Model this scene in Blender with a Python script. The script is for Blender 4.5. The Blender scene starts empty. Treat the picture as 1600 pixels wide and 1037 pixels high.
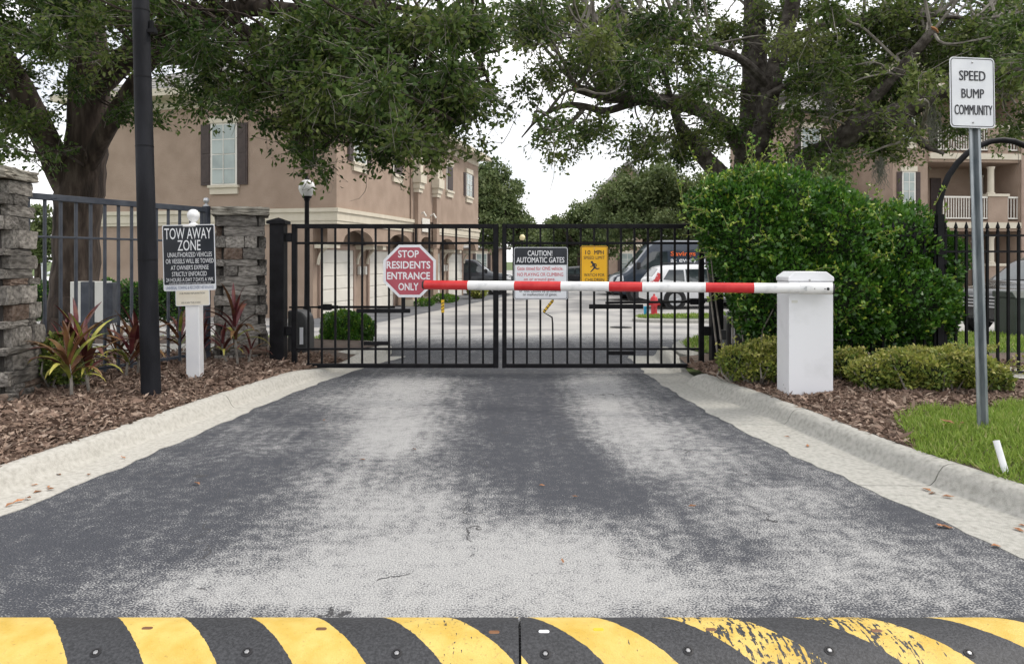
import bpy, bmesh, math, random
import numpy as np
from mathutils import Vector, Matrix

# ------------------------------------------------------------------ camera, world, sun, exposure
S = bpy.context.scene
COL = S.collection
EYE, F, HX, HY = 1.26, 1120.0, 800.0, 408.0       # eye height, focal length in photo pixels, vanishing point
cam_d = bpy.data.cameras.new('camera')
cam_d.sensor_width = 36.0
cam_d.lens = F / 1600 * 36.0
cam_d.shift_y = -(518.5 - HY) / 1600
cam_d.clip_start = 0.05
cam_d.clip_end = 3000
cam = bpy.data.objects.new('camera', cam_d)
COL.objects.link(cam)
cam.location = (0, 0, EYE)
cam.rotation_euler = (math.radians(90), 0, 0)
S.camera = cam

SUN_EL, SUN_AZ = math.radians(54), math.radians(78)   # azimuth measured from +Y towards +X
world = bpy.data.worlds.new('World')
S.world = world
world.use_nodes = True
wn = world.node_tree
wn.nodes.clear()
w_out = wn.nodes.new('ShaderNodeOutputWorld')
w_bg = wn.nodes.new('ShaderNodeBackground')
w_sky = wn.nodes.new('ShaderNodeTexSky')
w_sky.sky_type = 'NISHITA'
w_sky.sun_disc = False
w_sky.sun_elevation = SUN_EL
w_sky.sun_rotation = SUN_AZ
w_sky.dust_density = 3.0
w_tc = wn.nodes.new('ShaderNodeTexCoord')
w_map = wn.nodes.new('ShaderNodeMapping')
w_map.inputs['Scale'].default_value = (1, 1, 2.2)
w_n = wn.nodes.new('ShaderNodeTexNoise')
w_n.inputs['Scale'].default_value = 2.6
w_n.inputs['Detail'].default_value = 6
w_r = wn.nodes.new('ShaderNodeValToRGB')
w_r.color_ramp.elements[0].position = 0.33
w_r.color_ramp.elements[0].color = (0.40, 0.40, 0.40, 1)
w_r.color_ramp.elements[1].position = 0.56
w_r.color_ramp.elements[1].color = (1, 1, 1, 1)
w_mix = wn.nodes.new('ShaderNodeMix')
w_mix.data_type = 'RGBA'
w_mix.inputs['B'].default_value = (12.1, 12.0, 12.1, 1)     # cloud deck, before the strength below
wn.links.new(w_tc.outputs['Generated'], w_map.inputs['Vector'])
wn.links.new(w_map.outputs['Vector'], w_n.inputs['Vector'])
wn.links.new(w_n.outputs['Fac'], w_r.inputs['Fac'])
wn.links.new(w_r.outputs['Color'], w_mix.inputs['Factor'])
wn.links.new(w_sky.outputs['Color'], w_mix.inputs['A'])
wn.links.new(w_mix.outputs['Result'], w_bg.inputs['Color'])
w_bg.inputs['Strength'].default_value = 0.1
wn.links.new(w_bg.outputs['Background'], w_out.inputs['Surface'])

sun_d = bpy.data.lights.new('sun', 'SUN')
sun_d.energy = 1.5
sun_d.angle = math.radians(12)
sun_d.color = (1.0, 0.94, 0.85)
sun = bpy.data.objects.new('sun', sun_d)
COL.objects.link(sun)
sv = Vector((math.sin(SUN_AZ) * math.cos(SUN_EL), math.cos(SUN_AZ) * math.cos(SUN_EL), math.sin(SUN_EL)))
sun.rotation_euler = sv.to_track_quat('Z', 'Y').to_euler()
sun.location = (8, -6, 12)

S.view_settings.view_transform = 'Standard'
S.view_settings.look = 'None'
S.view_settings.exposure = 0.52
S.view_settings.gamma = 1.0
S.view_settings.use_curve_mapping = False
S.cycles.max_bounces = 6
S.cycles.transparent_max_bounces = 6

random.seed(7)
RNG = np.random.default_rng(11)
PI = math.pi

def P(px, py, Y):                                   # a photo pixel at depth Y -> a world point
    return Vector(((px - HX) * Y / F, Y, EYE + (HY - py) * Y / F))

def sstep(x, a, b):
    t = min(1.0, max(0.0, (x - a) / (b - a)))
    return t * t * (3 - 2 * t)

def gz(Y):                                          # the drive falls gently behind the gate
    return -0.5 * sstep(Y, 8.6, 21.0)

def lerp_tab(tab, t):
    if t <= tab[0][0]:
        a, b = tab[0], tab[1]
    elif t >= tab[-1][0]:
        a, b = tab[-2], tab[-1]
    else:
        for a, b in zip(tab, tab[1:]):
            if a[0] <= t <= b[0]:
                break
    k = (t - a[0]) / (b[0] - a[0])
    return a[1] + (b[1] - a[1]) * k

# ------------------------------------------------------------------ materials
MATS = {}
def pm(name, c1, c2=None, scale=6.0, rough=0.6, bump=0.0, bscale=60.0, spec=0.4, metal=0.0, rand=0.0,
       detail=5.0, lo=0.35, hi=0.65, tint=None, transl=0.0, coat=0.0, stretch=None, emit=None):
    m = bpy.data.materials.new(name)
    m.use_nodes = True
    nt = m.node_tree
    N, L = nt.nodes, nt.links
    b = N['Principled BSDF']
    b.inputs['Roughness'].default_value = rough
    b.inputs['Metallic'].default_value = metal
    b.inputs['Specular IOR Level'].default_value = spec
    b.inputs['Coat Weight'].default_value = coat
    tc = N.new('ShaderNodeTexCoord')
    vec = tc.outputs['Object']
    if stretch:
        mp = N.new('ShaderNodeMapping')
        mp.inputs['Scale'].default_value = stretch
        L.new(vec, mp.inputs['Vector'])
        vec = mp.outputs['Vector']
    col = None
    if c2 is not None:
        if tint:
            at = N.new('ShaderNodeAttribute')
            at.attribute_name = tint
            fac = at.outputs['Fac']
        else:
            n = N.new('ShaderNodeTexNoise')
            n.inputs['Scale'].default_value = scale
            n.inputs['Detail'].default_value = detail
            L.new(vec, n.inputs['Vector'])
            fac = n.outputs['Fac']
        r = N.new('ShaderNodeValToRGB')
        cs = [c1, c2] if not isinstance(c2, list) else [c1] + c2
        el = r.color_ramp.elements
        while len(el) < len(cs):
            el.new(0.5)
        for i, c in enumerate(cs):
            k = i / (len(cs) - 1)
            el[i].position = (lo + (hi - lo) * k) if not tint else k
            el[i].color = (*c, 1)
        L.new(fac, r.inputs['Fac'])
        col = r.outputs['Color']
        if rand:
            oi = N.new('ShaderNodeObjectInfo')
            mr = N.new('ShaderNodeMapRange')
            mr.inputs['To Min'].default_value = 1 - rand
            mr.inputs['To Max'].default_value = 1 + rand
            L.new(oi.outputs['Random'], mr.inputs['Value'])
            mx = N.new('ShaderNodeMix')
            mx.data_type = 'RGBA'
            mx.blend_type = 'MULTIPLY'
            mx.inputs['Factor'].default_value = 1
            L.new(col, mx.inputs['A'])
            L.new(mr.outputs['Result'], mx.inputs['B'])
            col = mx.outputs['Result']
        L.new(col, b.inputs['Base Color'])
    else:
        b.inputs['Base Color'].default_value = (*c1, 1)
    if bump:
        n2 = N.new('ShaderNodeTexNoise')
        n2.inputs['Scale'].default_value = bscale
        n2.inputs['Detail'].default_value = 4
        L.new(vec, n2.inputs['Vector'])
        bp = N.new('ShaderNodeBump')
        bp.inputs['Strength'].default_value = bump
        bp.inputs['Distance'].default_value = 0.02
        L.new(n2.outputs['Fac'], bp.inputs['Height'])
        L.new(bp.outputs['Normal'], b.inputs['Normal'])
    if transl:
        tr = N.new('ShaderNodeBsdfTranslucent')
        if col:
            L.new(col, tr.inputs['Color'])
        ms = N.new('ShaderNodeMixShader')
        ms.inputs['Fac'].default_value = transl
        L.new(b.outputs['BSDF'], ms.inputs[1])
        L.new(tr.outputs['BSDF'], ms.inputs[2])
        L.new(ms.outputs['Shader'], N['Material Output'].inputs['Surface'])
    if emit:
        b.inputs['Emission Color'].default_value = (*emit[0], 1)
        b.inputs['Emission Strength'].default_value = emit[1]
    MATS[name] = m
    return m

M = MATS
pm('black_metal', (0.004, 0.004, 0.005), (0.010, 0.010, 0.012), 9, 0.55, 0.05, 90, spec=0.16)
pm('blue_metal', (0.030, 0.036, 0.050), (0.060, 0.068, 0.085), 7, 0.5, 0.06, 80)
pm('pole_paint', (0.006, 0.0065, 0.009), (0.018, 0.019, 0.024), 5, 0.65, 0.25, 45, spec=0.2, stretch=(1, 1, 0.3))
pm('white_paint', (0.66, 0.67, 0.69), (0.78, 0.79, 0.82), 4, 0.38, 0.02, 60, lo=0.2, hi=0.45, detail=10)
pm('white_vinyl', (0.74, 0.75, 0.77), (0.82, 0.82, 0.82), 5, 0.4)
pm('arm_white', (0.60, 0.61, 0.62), (0.80, 0.80, 0.80), 14, 0.4, lo=0.3, hi=0.5)
pm('arm_red', (0.50, 0.015, 0.02), (0.58, 0.035, 0.035), 12, 0.32)
pm('sign_white', (0.70, 0.72, 0.76), (0.78, 0.80, 0.83), 8, 0.35)
pm('sign_print_white', (0.82, 0.83, 0.85), (0.74, 0.75, 0.78), 30, 0.4)
pm('sign_black', (0.010, 0.013, 0.020), (0.018, 0.022, 0.032), 8, 0.3)
pm('sign_print_black', (0.015, 0.016, 0.022), (0.03, 0.03, 0.04), 40, 0.5)
pm('sign_red', (0.38, 0.065, 0.095), (0.43, 0.085, 0.115), 6, 0.35)
pm('sign_print_red', (0.55, 0.05, 0.07), (0.62, 0.10, 0.12), 50, 0.5)
pm('sign_print_blue', (0.10, 0.14, 0.25), (0.14, 0.18, 0.30), 50, 0.5)
pm('sign_yellow', (0.80, 0.42, 0.005), (0.86, 0.47, 0.01), 6, 0.35)
pm('sign_cream', (0.70, 0.64, 0.52), (0.78, 0.73, 0.62), 9, 0.4)
pm('aluminium', (0.45, 0.46, 0.48), (0.55, 0.56, 0.58), 20, 0.35, metal=0.8)
pm('galvanised', (0.20, 0.23, 0.25), (0.36, 0.39, 0.41), 18, 0.42, 0.05, 120, metal=0.55, stretch=(1, 1, 0.25))
pm('hole_dark', (0.01, 0.01, 0.012))
pm('tape_yellow', (0.72, 0.45, 0.02), (0.60, 0.36, 0.02), 30, 0.5)
pm('bolt_grey', (0.25, 0.25, 0.26), (0.4, 0.4, 0.4), 30, 0.4, metal=0.7)
pm('concrete', (0.40, 0.385, 0.345), [(0.49, 0.475, 0.43), (0.545, 0.53, 0.485)], 34, 0.9, 0.6, 230, lo=0.3, hi=0.66, detail=12)
pm('concrete_grey', (0.32, 0.315, 0.285), [(0.41, 0.405, 0.37), (0.475, 0.465, 0.43)], 34, 0.9, 0.6, 230, lo=0.3, hi=0.66, detail=12)
pm('pavement_far', (0.17, 0.17, 0.172), [(0.32, 0.315, 0.305), (0.40, 0.39, 0.37)], 0.5, 0.85, 0.2, 90, detail=8)
pm('asphalt_far', (0.085, 0.09, 0.10), (0.15, 0.155, 0.165), 1.4, 0.85, 0.3, 120, detail=8)
pm('earth', (0.07, 0.052, 0.04), (0.13, 0.095, 0.075), 9, 0.95, 0.8, 30)
pm('ground_grass', (0.055, 0.085, 0.025), (0.10, 0.14, 0.04), 3, 0.95, 0.8, 40)
pm('mulch_chip', (0.075, 0.048, 0.036), [(0.18, 0.120, 0.090), (0.29, 0.210, 0.160), (0.46, 0.37, 0.30)], rough=0.9, tint='tint')
pm('grass_blade', (0.10, 0.165, 0.022), [(0.19, 0.30, 0.040), (0.31, 0.40, 0.08), (0.44, 0.40, 0.20)], rough=0.6, tint='tint', transl=0.25)
pm('oak_leaf', (0.024, 0.050, 0.012), [(0.056, 0.102, 0.022), (0.105, 0.155, 0.036), (0.190, 0.225, 0.070)], rough=0.5, spec=0.24, tint='tint', transl=0.42)
pm('bush_leaf', (0.014, 0.046, 0.007), [(0.042, 0.125, 0.015), (0.100, 0.225, 0.025), (0.36, 0.43, 0.05)], rough=0.35, spec=0.5, tint='tint', transl=0.22)
pm('hedge_leaf', (0.050, 0.090, 0.018), [(0.13, 0.19, 0.035), (0.30, 0.32, 0.06), (0.45, 0.40, 0.14)], rough=0.5, tint='tint', transl=0.2)
pm('far_leaf', (0.055, 0.088, 0.030), [(0.105, 0.148, 0.050), (0.155, 0.195, 0.075), (0.21, 0.24, 0.105)], rough=0.6, tint='tint', transl=0.3)
pm('bark', (0.020, 0.014, 0.011), [(0.046, 0.033, 0.026), (0.085, 0.066, 0.054)], 9, 0.95, 1.0, 26, stretch=(1, 1, 0.22), detail=8)
pm('bark_grey', (0.032, 0.026, 0.021), [(0.070, 0.060, 0.052), (0.125, 0.112, 0.098)], 9, 0.95, 1.0, 30, detail=8)
pm('twig', (0.13, 0.115, 0.10), (0.27, 0.25, 0.22), 9, 0.9)
pm('cut_wood', (0.38, 0.17, 0.07), (0.52, 0.28, 0.13), 30, 0.8)
pm('moss', (0.13, 0.135, 0.11), (0.22, 0.22, 0.18), 30, 0.95)
pm('stucco', (0.305, 0.228, 0.176), (0.370, 0.280, 0.220), 1.6, 0.9, 0.8, 38, detail=10)
pm('stucco_trim', (0.56, 0.51, 0.41), (0.62, 0.57, 0.47), 3, 0.85, 0.2, 60)
pm('stucco_tan', (0.33, 0.245, 0.20), (0.39, 0.295, 0.24), 2, 0.9, 0.4, 45)
pm('shutter', (0.045, 0.032, 0.030), (0.065, 0.046, 0.042), 8, 0.6)
pm('window_frame', (0.66, 0.64, 0.58), (0.72, 0.70, 0.65), 6, 0.5)
pm('blind_glass', (0.22, 0.27, 0.26), (0.36, 0.42, 0.40), 1.5, 0.12, spec=0.8)
pm('dark_glass', (0.012, 0.015, 0.018), (0.03, 0.035, 0.04), 2, 0.08, spec=0.8)
pm('garage_door', (0.66, 0.64, 0.58), (0.72, 0.70, 0.64), 2, 0.6)
pm('roof_tile', (0.16, 0.155, 0.15), [(0.27, 0.26, 0.25), (0.36, 0.35, 0.33)], 5, 0.85, 0.4, 40)
pm('stone', (0.12, 0.110, 0.098), [(0.25, 0.232, 0.208), (0.38, 0.355, 0.32)], 5, 0.92, 1.0, 24, rand=0.42, detail=9)
pm('stone_brown', (0.15, 0.105, 0.08), [(0.27, 0.19, 0.145), (0.36, 0.29, 0.24)], 6, 0.92, 1.0, 24, rand=0.35, detail=9)
pm('mortar', (0.035, 0.032, 0.03), (0.06, 0.055, 0.05), 14, 0.95)
pm('cap_stone', (0.14, 0.13, 0.11), [(0.27, 0.25, 0.21), (0.36, 0.34, 0.29)], 6, 0.92, 0.9, 22, detail=9)
pm('utility_white', (0.62, 0.62, 0.58), (0.70, 0.70, 0.66), 4, 0.5)
pm('utility_green', (0.045, 0.060, 0.050), (0.065, 0.082, 0.070), 4, 0.5)
pm('operator_grey', (0.035, 0.037, 0.038), (0.055, 0.057, 0.058), 8, 0.5)
pm('lamp_glass', (0.72, 0.73, 0.74), (0.82, 0.82, 0.82), 3, 0.12, spec=0.6)
pm('lamp_glass_cream', (0.80, 0.70, 0.40), (0.84, 0.74, 0.45), 3, 0.2)  # plain cream globe colour, no emission
pm('paint_navy', (0.018, 0.030, 0.050), (0.022, 0.036, 0.058), 1, 0.3, coat=0.6)
pm('paint_white', (0.70, 0.71, 0.73), (0.74, 0.75, 0.77), 1, 0.3, coat=0.6)
pm('paint_charcoal', (0.035, 0.040, 0.050), (0.042, 0.048, 0.058), 1, 0.28, metal=0.3, coat=0.7)
pm('paint_black', (0.010, 0.011, 0.013), (0.014, 0.015, 0.017), 1, 0.25, coat=0.7)
pm('paint_silver', (0.26, 0.28, 0.30), (0.30, 0.32, 0.34), 1, 0.3, metal=0.5, coat=0.6)
pm('car_glass', (0.020, 0.028, 0.032), (0.05, 0.065, 0.07), 1.2, 0.05, spec=0.9)
pm('tyre', (0.012, 0.012, 0.013), (0.02, 0.02, 0.021), 20, 0.85)
pm('rim', (0.45, 0.46, 0.48), (0.5, 0.51, 0.53), 9, 0.3, metal=0.8)
pm('rim_dark', (0.06, 0.06, 0.065), (0.09, 0.09, 0.095), 9, 0.4, metal=0.5)
pm('plastic_dark', (0.016, 0.016, 0.018), (0.024, 0.024, 0.026), 9, 0.6)
pm('lamp_red', (0.45, 0.012, 0.015), (0.55, 0.02, 0.02), 20, 0.2, coat=0.5)
pm('lamp_clear', (0.62, 0.64, 0.66), (0.75, 0.76, 0.78), 20, 0.1, spec=0.8)
pm('print_orange', (0.80, 0.14, 0.03), (0.84, 0.17, 0.04), 20, 0.4)
pm('hydrant_red', (0.50, 0.03, 0.04), (0.56, 0.05, 0.06), 9, 0.45)
pm('marker_blue', (0.02, 0.30, 0.50), (0.03, 0.34, 0.55), 9, 0.5)
pm('fountain_water', (0.80, 0.83, 0.86), (0.88, 0.90, 0.92), 4, 0.3, transl=0.4)
pm('pond_water', (0.05, 0.07, 0.07), (0.08, 0.10, 0.10), 3, 0.06, spec=0.6)
pm('dry_leaf', (0.22, 0.09, 0.04), (0.38, 0.20, 0.10), 12, 0.8, rand=0.4)
pm('ti_red', (0.055, 0.012, 0.016), [(0.10, 0.024, 0.026), (0.14, 0.060, 0.035)], 4, 0.38, rand=0.45)
pm('ti_brown', (0.10, 0.042, 0.022), [(0.17, 0.078, 0.036), (0.21, 0.125, 0.045)], 4, 0.4, rand=0.4)
pm('ti_green', (0.09, 0.13, 0.025), [(0.22, 0.24, 0.04), (0.40, 0.35, 0.08)], 4, 0.4, rand=0.35)
pm('rubber_black', (0.022, 0.023, 0.026), (0.06, 0.062, 0.068), 40, 0.75, 0.5, 160)
pm('pipe_white', (0.66, 0.68, 0.70), (0.78, 0.79, 0.80), 12, 0.4)

def road_material():
    m = bpy.data.materials.new('worn_asphalt')
    m.use_nodes = True
    nt = m.node_tree
    N, L = nt.nodes, nt.links
    b = N['Principled BSDF']
    b.inputs['Roughness'].default_value = 0.82
    b.inputs['Specular IOR Level'].default_value = 0.3
    tc = N.new('ShaderNodeTexCoord')
    def noise(sc, det=3):
        n = N.new('ShaderNodeTexNoise')
        n.inputs['Scale'].default_value = sc
        n.inputs['Detail'].default_value = det
        L.new(tc.outputs['Object'], n.inputs['Vector'])
        return n.outputs['Fac']
    def math_(op, a, b_):
        n = N.new('ShaderNodeMath')
        n.operation = op
        for i, v in enumerate((a, b_)):
            if isinstance(v, (int, float)):
                n.inputs[i].default_value = v
            else:
                L.new(v, n.inputs[i])
        return n.outputs[0]
    at = N.new('ShaderNodeAttribute')
    at.attribute_name = 'wear'
    fine, mid, big = noise(130, 2), noise(16, 8), noise(3.2, 7)
    smp = N.new('ShaderNodeMapping'); smp.inputs['Scale'].default_value = (7, 0.55, 1)
    L.new(tc.outputs['Object'], smp.inputs['Vector'])
    sn = N.new('ShaderNodeTexNoise'); sn.inputs['Scale'].default_value = 1.6; sn.inputs['Detail'].default_value = 6
    L.new(smp.outputs['Vector'], sn.inputs['Vector'])
    s = math_('ADD', at.outputs['Fac'], math_('MULTIPLY', math_('SUBTRACT', fine, 0.5), 2.5))
    s = math_('ADD', s, math_('MULTIPLY', math_('SUBTRACT', sn.outputs['Fac'], 0.5), 0.5))
    s = math_('ADD', s, math_('MULTIPLY', math_('SUBTRACT', mid, 0.5), 1.1))
    s = math_('ADD', s, math_('MULTIPLY', math_('SUBTRACT', big, 0.5), 0.65))
    mr = N.new('ShaderNodeMapRange')
    mr.interpolation_type = 'SMOOTHSTEP'
    mr.inputs['From Min'].default_value = 0.17
    mr.inputs['From Max'].default_value = 0.88
    L.new(s, mr.inputs['Value'])
    def ramp(f, c1, c2):
        r = N.new('ShaderNodeValToRGB')
        r.color_ramp.elements[0].position = 0.3
        r.color_ramp.elements[0].color = (*c1, 1)
        r.color_ramp.elements[1].position = 0.7
        r.color_ramp.elements[1].color = (*c2, 1)
        L.new(f, r.inputs['Fac'])
        return r.outputs['Color']
    vor = noise(170, 2)
    dark = ramp(vor, (0.018, 0.020, 0.026), (0.078, 0.083, 0.097))
    light = ramp(vor, (0.14, 0.142, 0.146), (0.51, 0.51, 0.50))
    mx = N.new('ShaderNodeMix')
    mx.data_type = 'RGBA'
    L.new(mr.outputs['Result'], mx.inputs['Factor'])
    L.new(dark, mx.inputs['A'])
    L.new(light, mx.inputs['B'])
    # hairline cracks
    v = N.new('ShaderNodeTexVoronoi')
    v.feature = 'DISTANCE_TO_EDGE'
    v.inputs['Scale'].default_value = 0.55
    wv = N.new('ShaderNodeMixRGB')
    wv.blend_type = 'ADD'
    wv.inputs['Fac'].default_value = 0.35
    nn = N.new('ShaderNodeTexNoise')
    nn.inputs['Scale'].default_value = 5
    nn.inputs['Detail'].default_value = 6
    L.new(tc.outputs['Object'], nn.inputs['Vector'])
    L.new(tc.outputs['Object'], wv.inputs[1])
    L.new(nn.outputs['Color'], wv.inputs[2])
    L.new(wv.outputs[0], v.inputs['Vector'])
    cr = N.new('ShaderNodeMapRange')
    cr.inputs['From Min'].default_value = 0.0015
    cr.inputs['From Max'].default_value = 0.0035
    L.new(v.outputs['Distance'], cr.inputs['Value'])
    crm = math_('MAXIMUM', cr.outputs['Result'], math_('GREATER_THAN', big, 0.43))
    m2 = N.new('ShaderNodeMix')
    m2.data_type = 'RGBA'
    m2.inputs['A'].default_value = (0.05, 0.05, 0.052, 1)
    L.new(crm, m2.inputs['Factor'])
    L.new(mx.outputs['Result'], m2.inputs['B'])
    L.new(m2.outputs['Result'], b.inputs['Base Color'])
    bp = N.new('ShaderNodeBump')
    bp.inputs['Strength'].default_value = 0.55
    bp.inputs['Distance'].default_value = 0.006
    L.new(fine, bp.inputs['Height'])
    L.new(bp.outputs['Normal'], b.inputs['Normal'])
    MATS['worn_asphalt'] = m
road_material()

def bump_material():
    # black rubber with diagonal yellow paint, scuffed where tyres cross
    m = bpy.data.materials.new('striped_rubber')
    m.use_nodes = True
    nt = m.node_tree
    N, L = nt.nodes, nt.links
    b = N['Principled BSDF']
    b.inputs['Roughness'].default_value = 0.6
    at = N.new('ShaderNodeAttribute'); at.attribute_name = 'stripe'      # position in the stripe period, metres
    ag = N.new('ShaderNodeAttribute'); ag.attribute_name = 'scuff'
    tc = N.new('ShaderNodeTexCoord')
    def mth(op, a, b_=None, c=None):
        n = N.new('ShaderNodeMath'); n.operation = op
        for i, v in enumerate((a, b_, c)):
            if v is None: continue
            if isinstance(v, (int, float)): n.inputs[i].default_value = v
            else: L.new(v, n.inputs[i])
        return n.outputs[0]
    def noise(sc, det=4, st=None):
        n = N.new('ShaderNodeTexNoise'); n.inputs['Scale'].default_value = sc; n.inputs['Detail'].default_value = det
        if st:
            mp = N.new('ShaderNodeMapping'); mp.inputs['Scale'].default_value = st
            L.new(tc.outputs['Object'], mp.inputs['Vector']); L.new(mp.outputs['Vector'], n.inputs['Vector'])
        else:
            L.new(tc.outputs['Object'], n.inputs['Vector'])
        return n.outputs['Fac']
    wob = mth('MULTIPLY', mth('SUBTRACT', noise(40, 3), 0.5), 0.014)
    t = mth('FRACT', mth('DIVIDE', mth('ADD', at.outputs['Fac'], wob), 0.457))
    y = mth('LESS_THAN', t, 0.49)
    n1 = noise(60, 6)
    scr = noise(16, 6, (5, 0.9, 0.9))
    wear = mth('ADD', mth('MULTIPLY', n1, 0.34), mth('MULTIPLY', scr, 0.70))
    keep = mth('GREATER_THAN', mth('ADD', wear, mth('MULTIPLY', ag.outputs['Fac'], -0.30)), 0.325)
    fac = mth('MULTIPLY', y, keep)
    def ramp(f, c1, c2, p0=0.3, p1=0.7):
        r = N.new('ShaderNodeValToRGB')
        r.color_ramp.elements[0].position = p0; r.color_ramp.elements[0].color = (*c1, 1)
        r.color_ramp.elements[1].position = p1; r.color_ramp.elements[1].color = (*c2, 1)
        L.new(f, r.inputs['Fac']); return r.outputs['Color']
    black = ramp(noise(110, 3), (0.014, 0.015, 0.018), (0.052, 0.054, 0.060), 0.38, 0.75)
    yel0 = ramp(noise(11, 8), (0.50, 0.33, 0.05), (0.62, 0.46, 0.13))
    gr = N.new('ShaderNodeMix'); gr.data_type = 'RGBA'; gr.inputs['B'].default_value = (0.16, 0.13, 0.06, 1)
    gm = N.new('ShaderNodeMapRange'); gm.inputs['From Min'].default_value = 0.60; gm.inputs['From Max'].default_value = 0.80; gm.inputs['To Max'].default_value = 0.75
    L.new(mth('ADD', noise(85, 5), mth('MULTIPLY', ag.outputs['Fac'], 0.09)), gm.inputs['Value']); L.new(gm.outputs['Result'], gr.inputs['Factor']); L.new(yel0, gr.inputs['A'])
    yel = gr.outputs['Result']
    mx = N.new('ShaderNodeMix'); mx.data_type = 'RGBA'
    L.new(fac, mx.inputs['Factor']); L.new(black, mx.inputs['A']); L.new(yel, mx.inputs['B'])
    L.new(mx.outputs['Result'], b.inputs['Base Color'])
    bp = N.new('ShaderNodeBump'); bp.inputs['Strength'].default_value = 0.5; bp.inputs['Distance'].default_value = 0.004
    L.new(noise(170, 3), bp.inputs['Height']); L.new(bp.outputs['Normal'], b.inputs['Normal'])
    MATS['striped_rubber'] = m
bump_material()

# ------------------------------------------------------------------ building blocks
WL = {}                                             # world place of every object made so far
def empty(name, loc, label=None, cat=None, group=None, kind=None):
    o = bpy.data.objects.new(name, None)
    COL.objects.link(o)
    o.empty_display_size = 0.2
    o.location = loc
    WL[o] = Vector(loc)
    return tag(o, label, cat, group, kind)

def tag(o, label=None, cat=None, group=None, kind=None):
    if label: o['label'] = label
    if cat: o['category'] = cat
    if group: o['group'] = group
    if kind: o['kind'] = kind
    return o

def link_mesh(name, me, mat, parent=None, at=None):
    o = bpy.data.objects.new(name, me)
    COL.objects.link(o)
    if mat: 
        if len(me.materials) == 0: me.materials.append(M[mat])
    w = Vector(at) if at is not None else Vector((0, 0, 0))
    WL[o] = w
    if parent is not None:
        o.parent = parent
        o.location = w - WL[parent]
    else:
        o.location = w
    return o

class Fr:                                           # a local plane: u to the right, v up, n out of it
    def __init__(s, O, R=(1, 0, 0), U=(0, 0, 1)):
        s.O, s.R, s.U = Vector(O), Vector(R).normalized(), Vector(U).normalized()
        s.N = s.R.cross(s.U)
    def pt(s, u, v, n=0.0):
        return s.O + s.R * u + s.U * v + s.N * n
W0 = Fr((0, 0, 0), (1, 0, 0), (0, 1, 0))            # u = X, v = Y, n = Z

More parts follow.
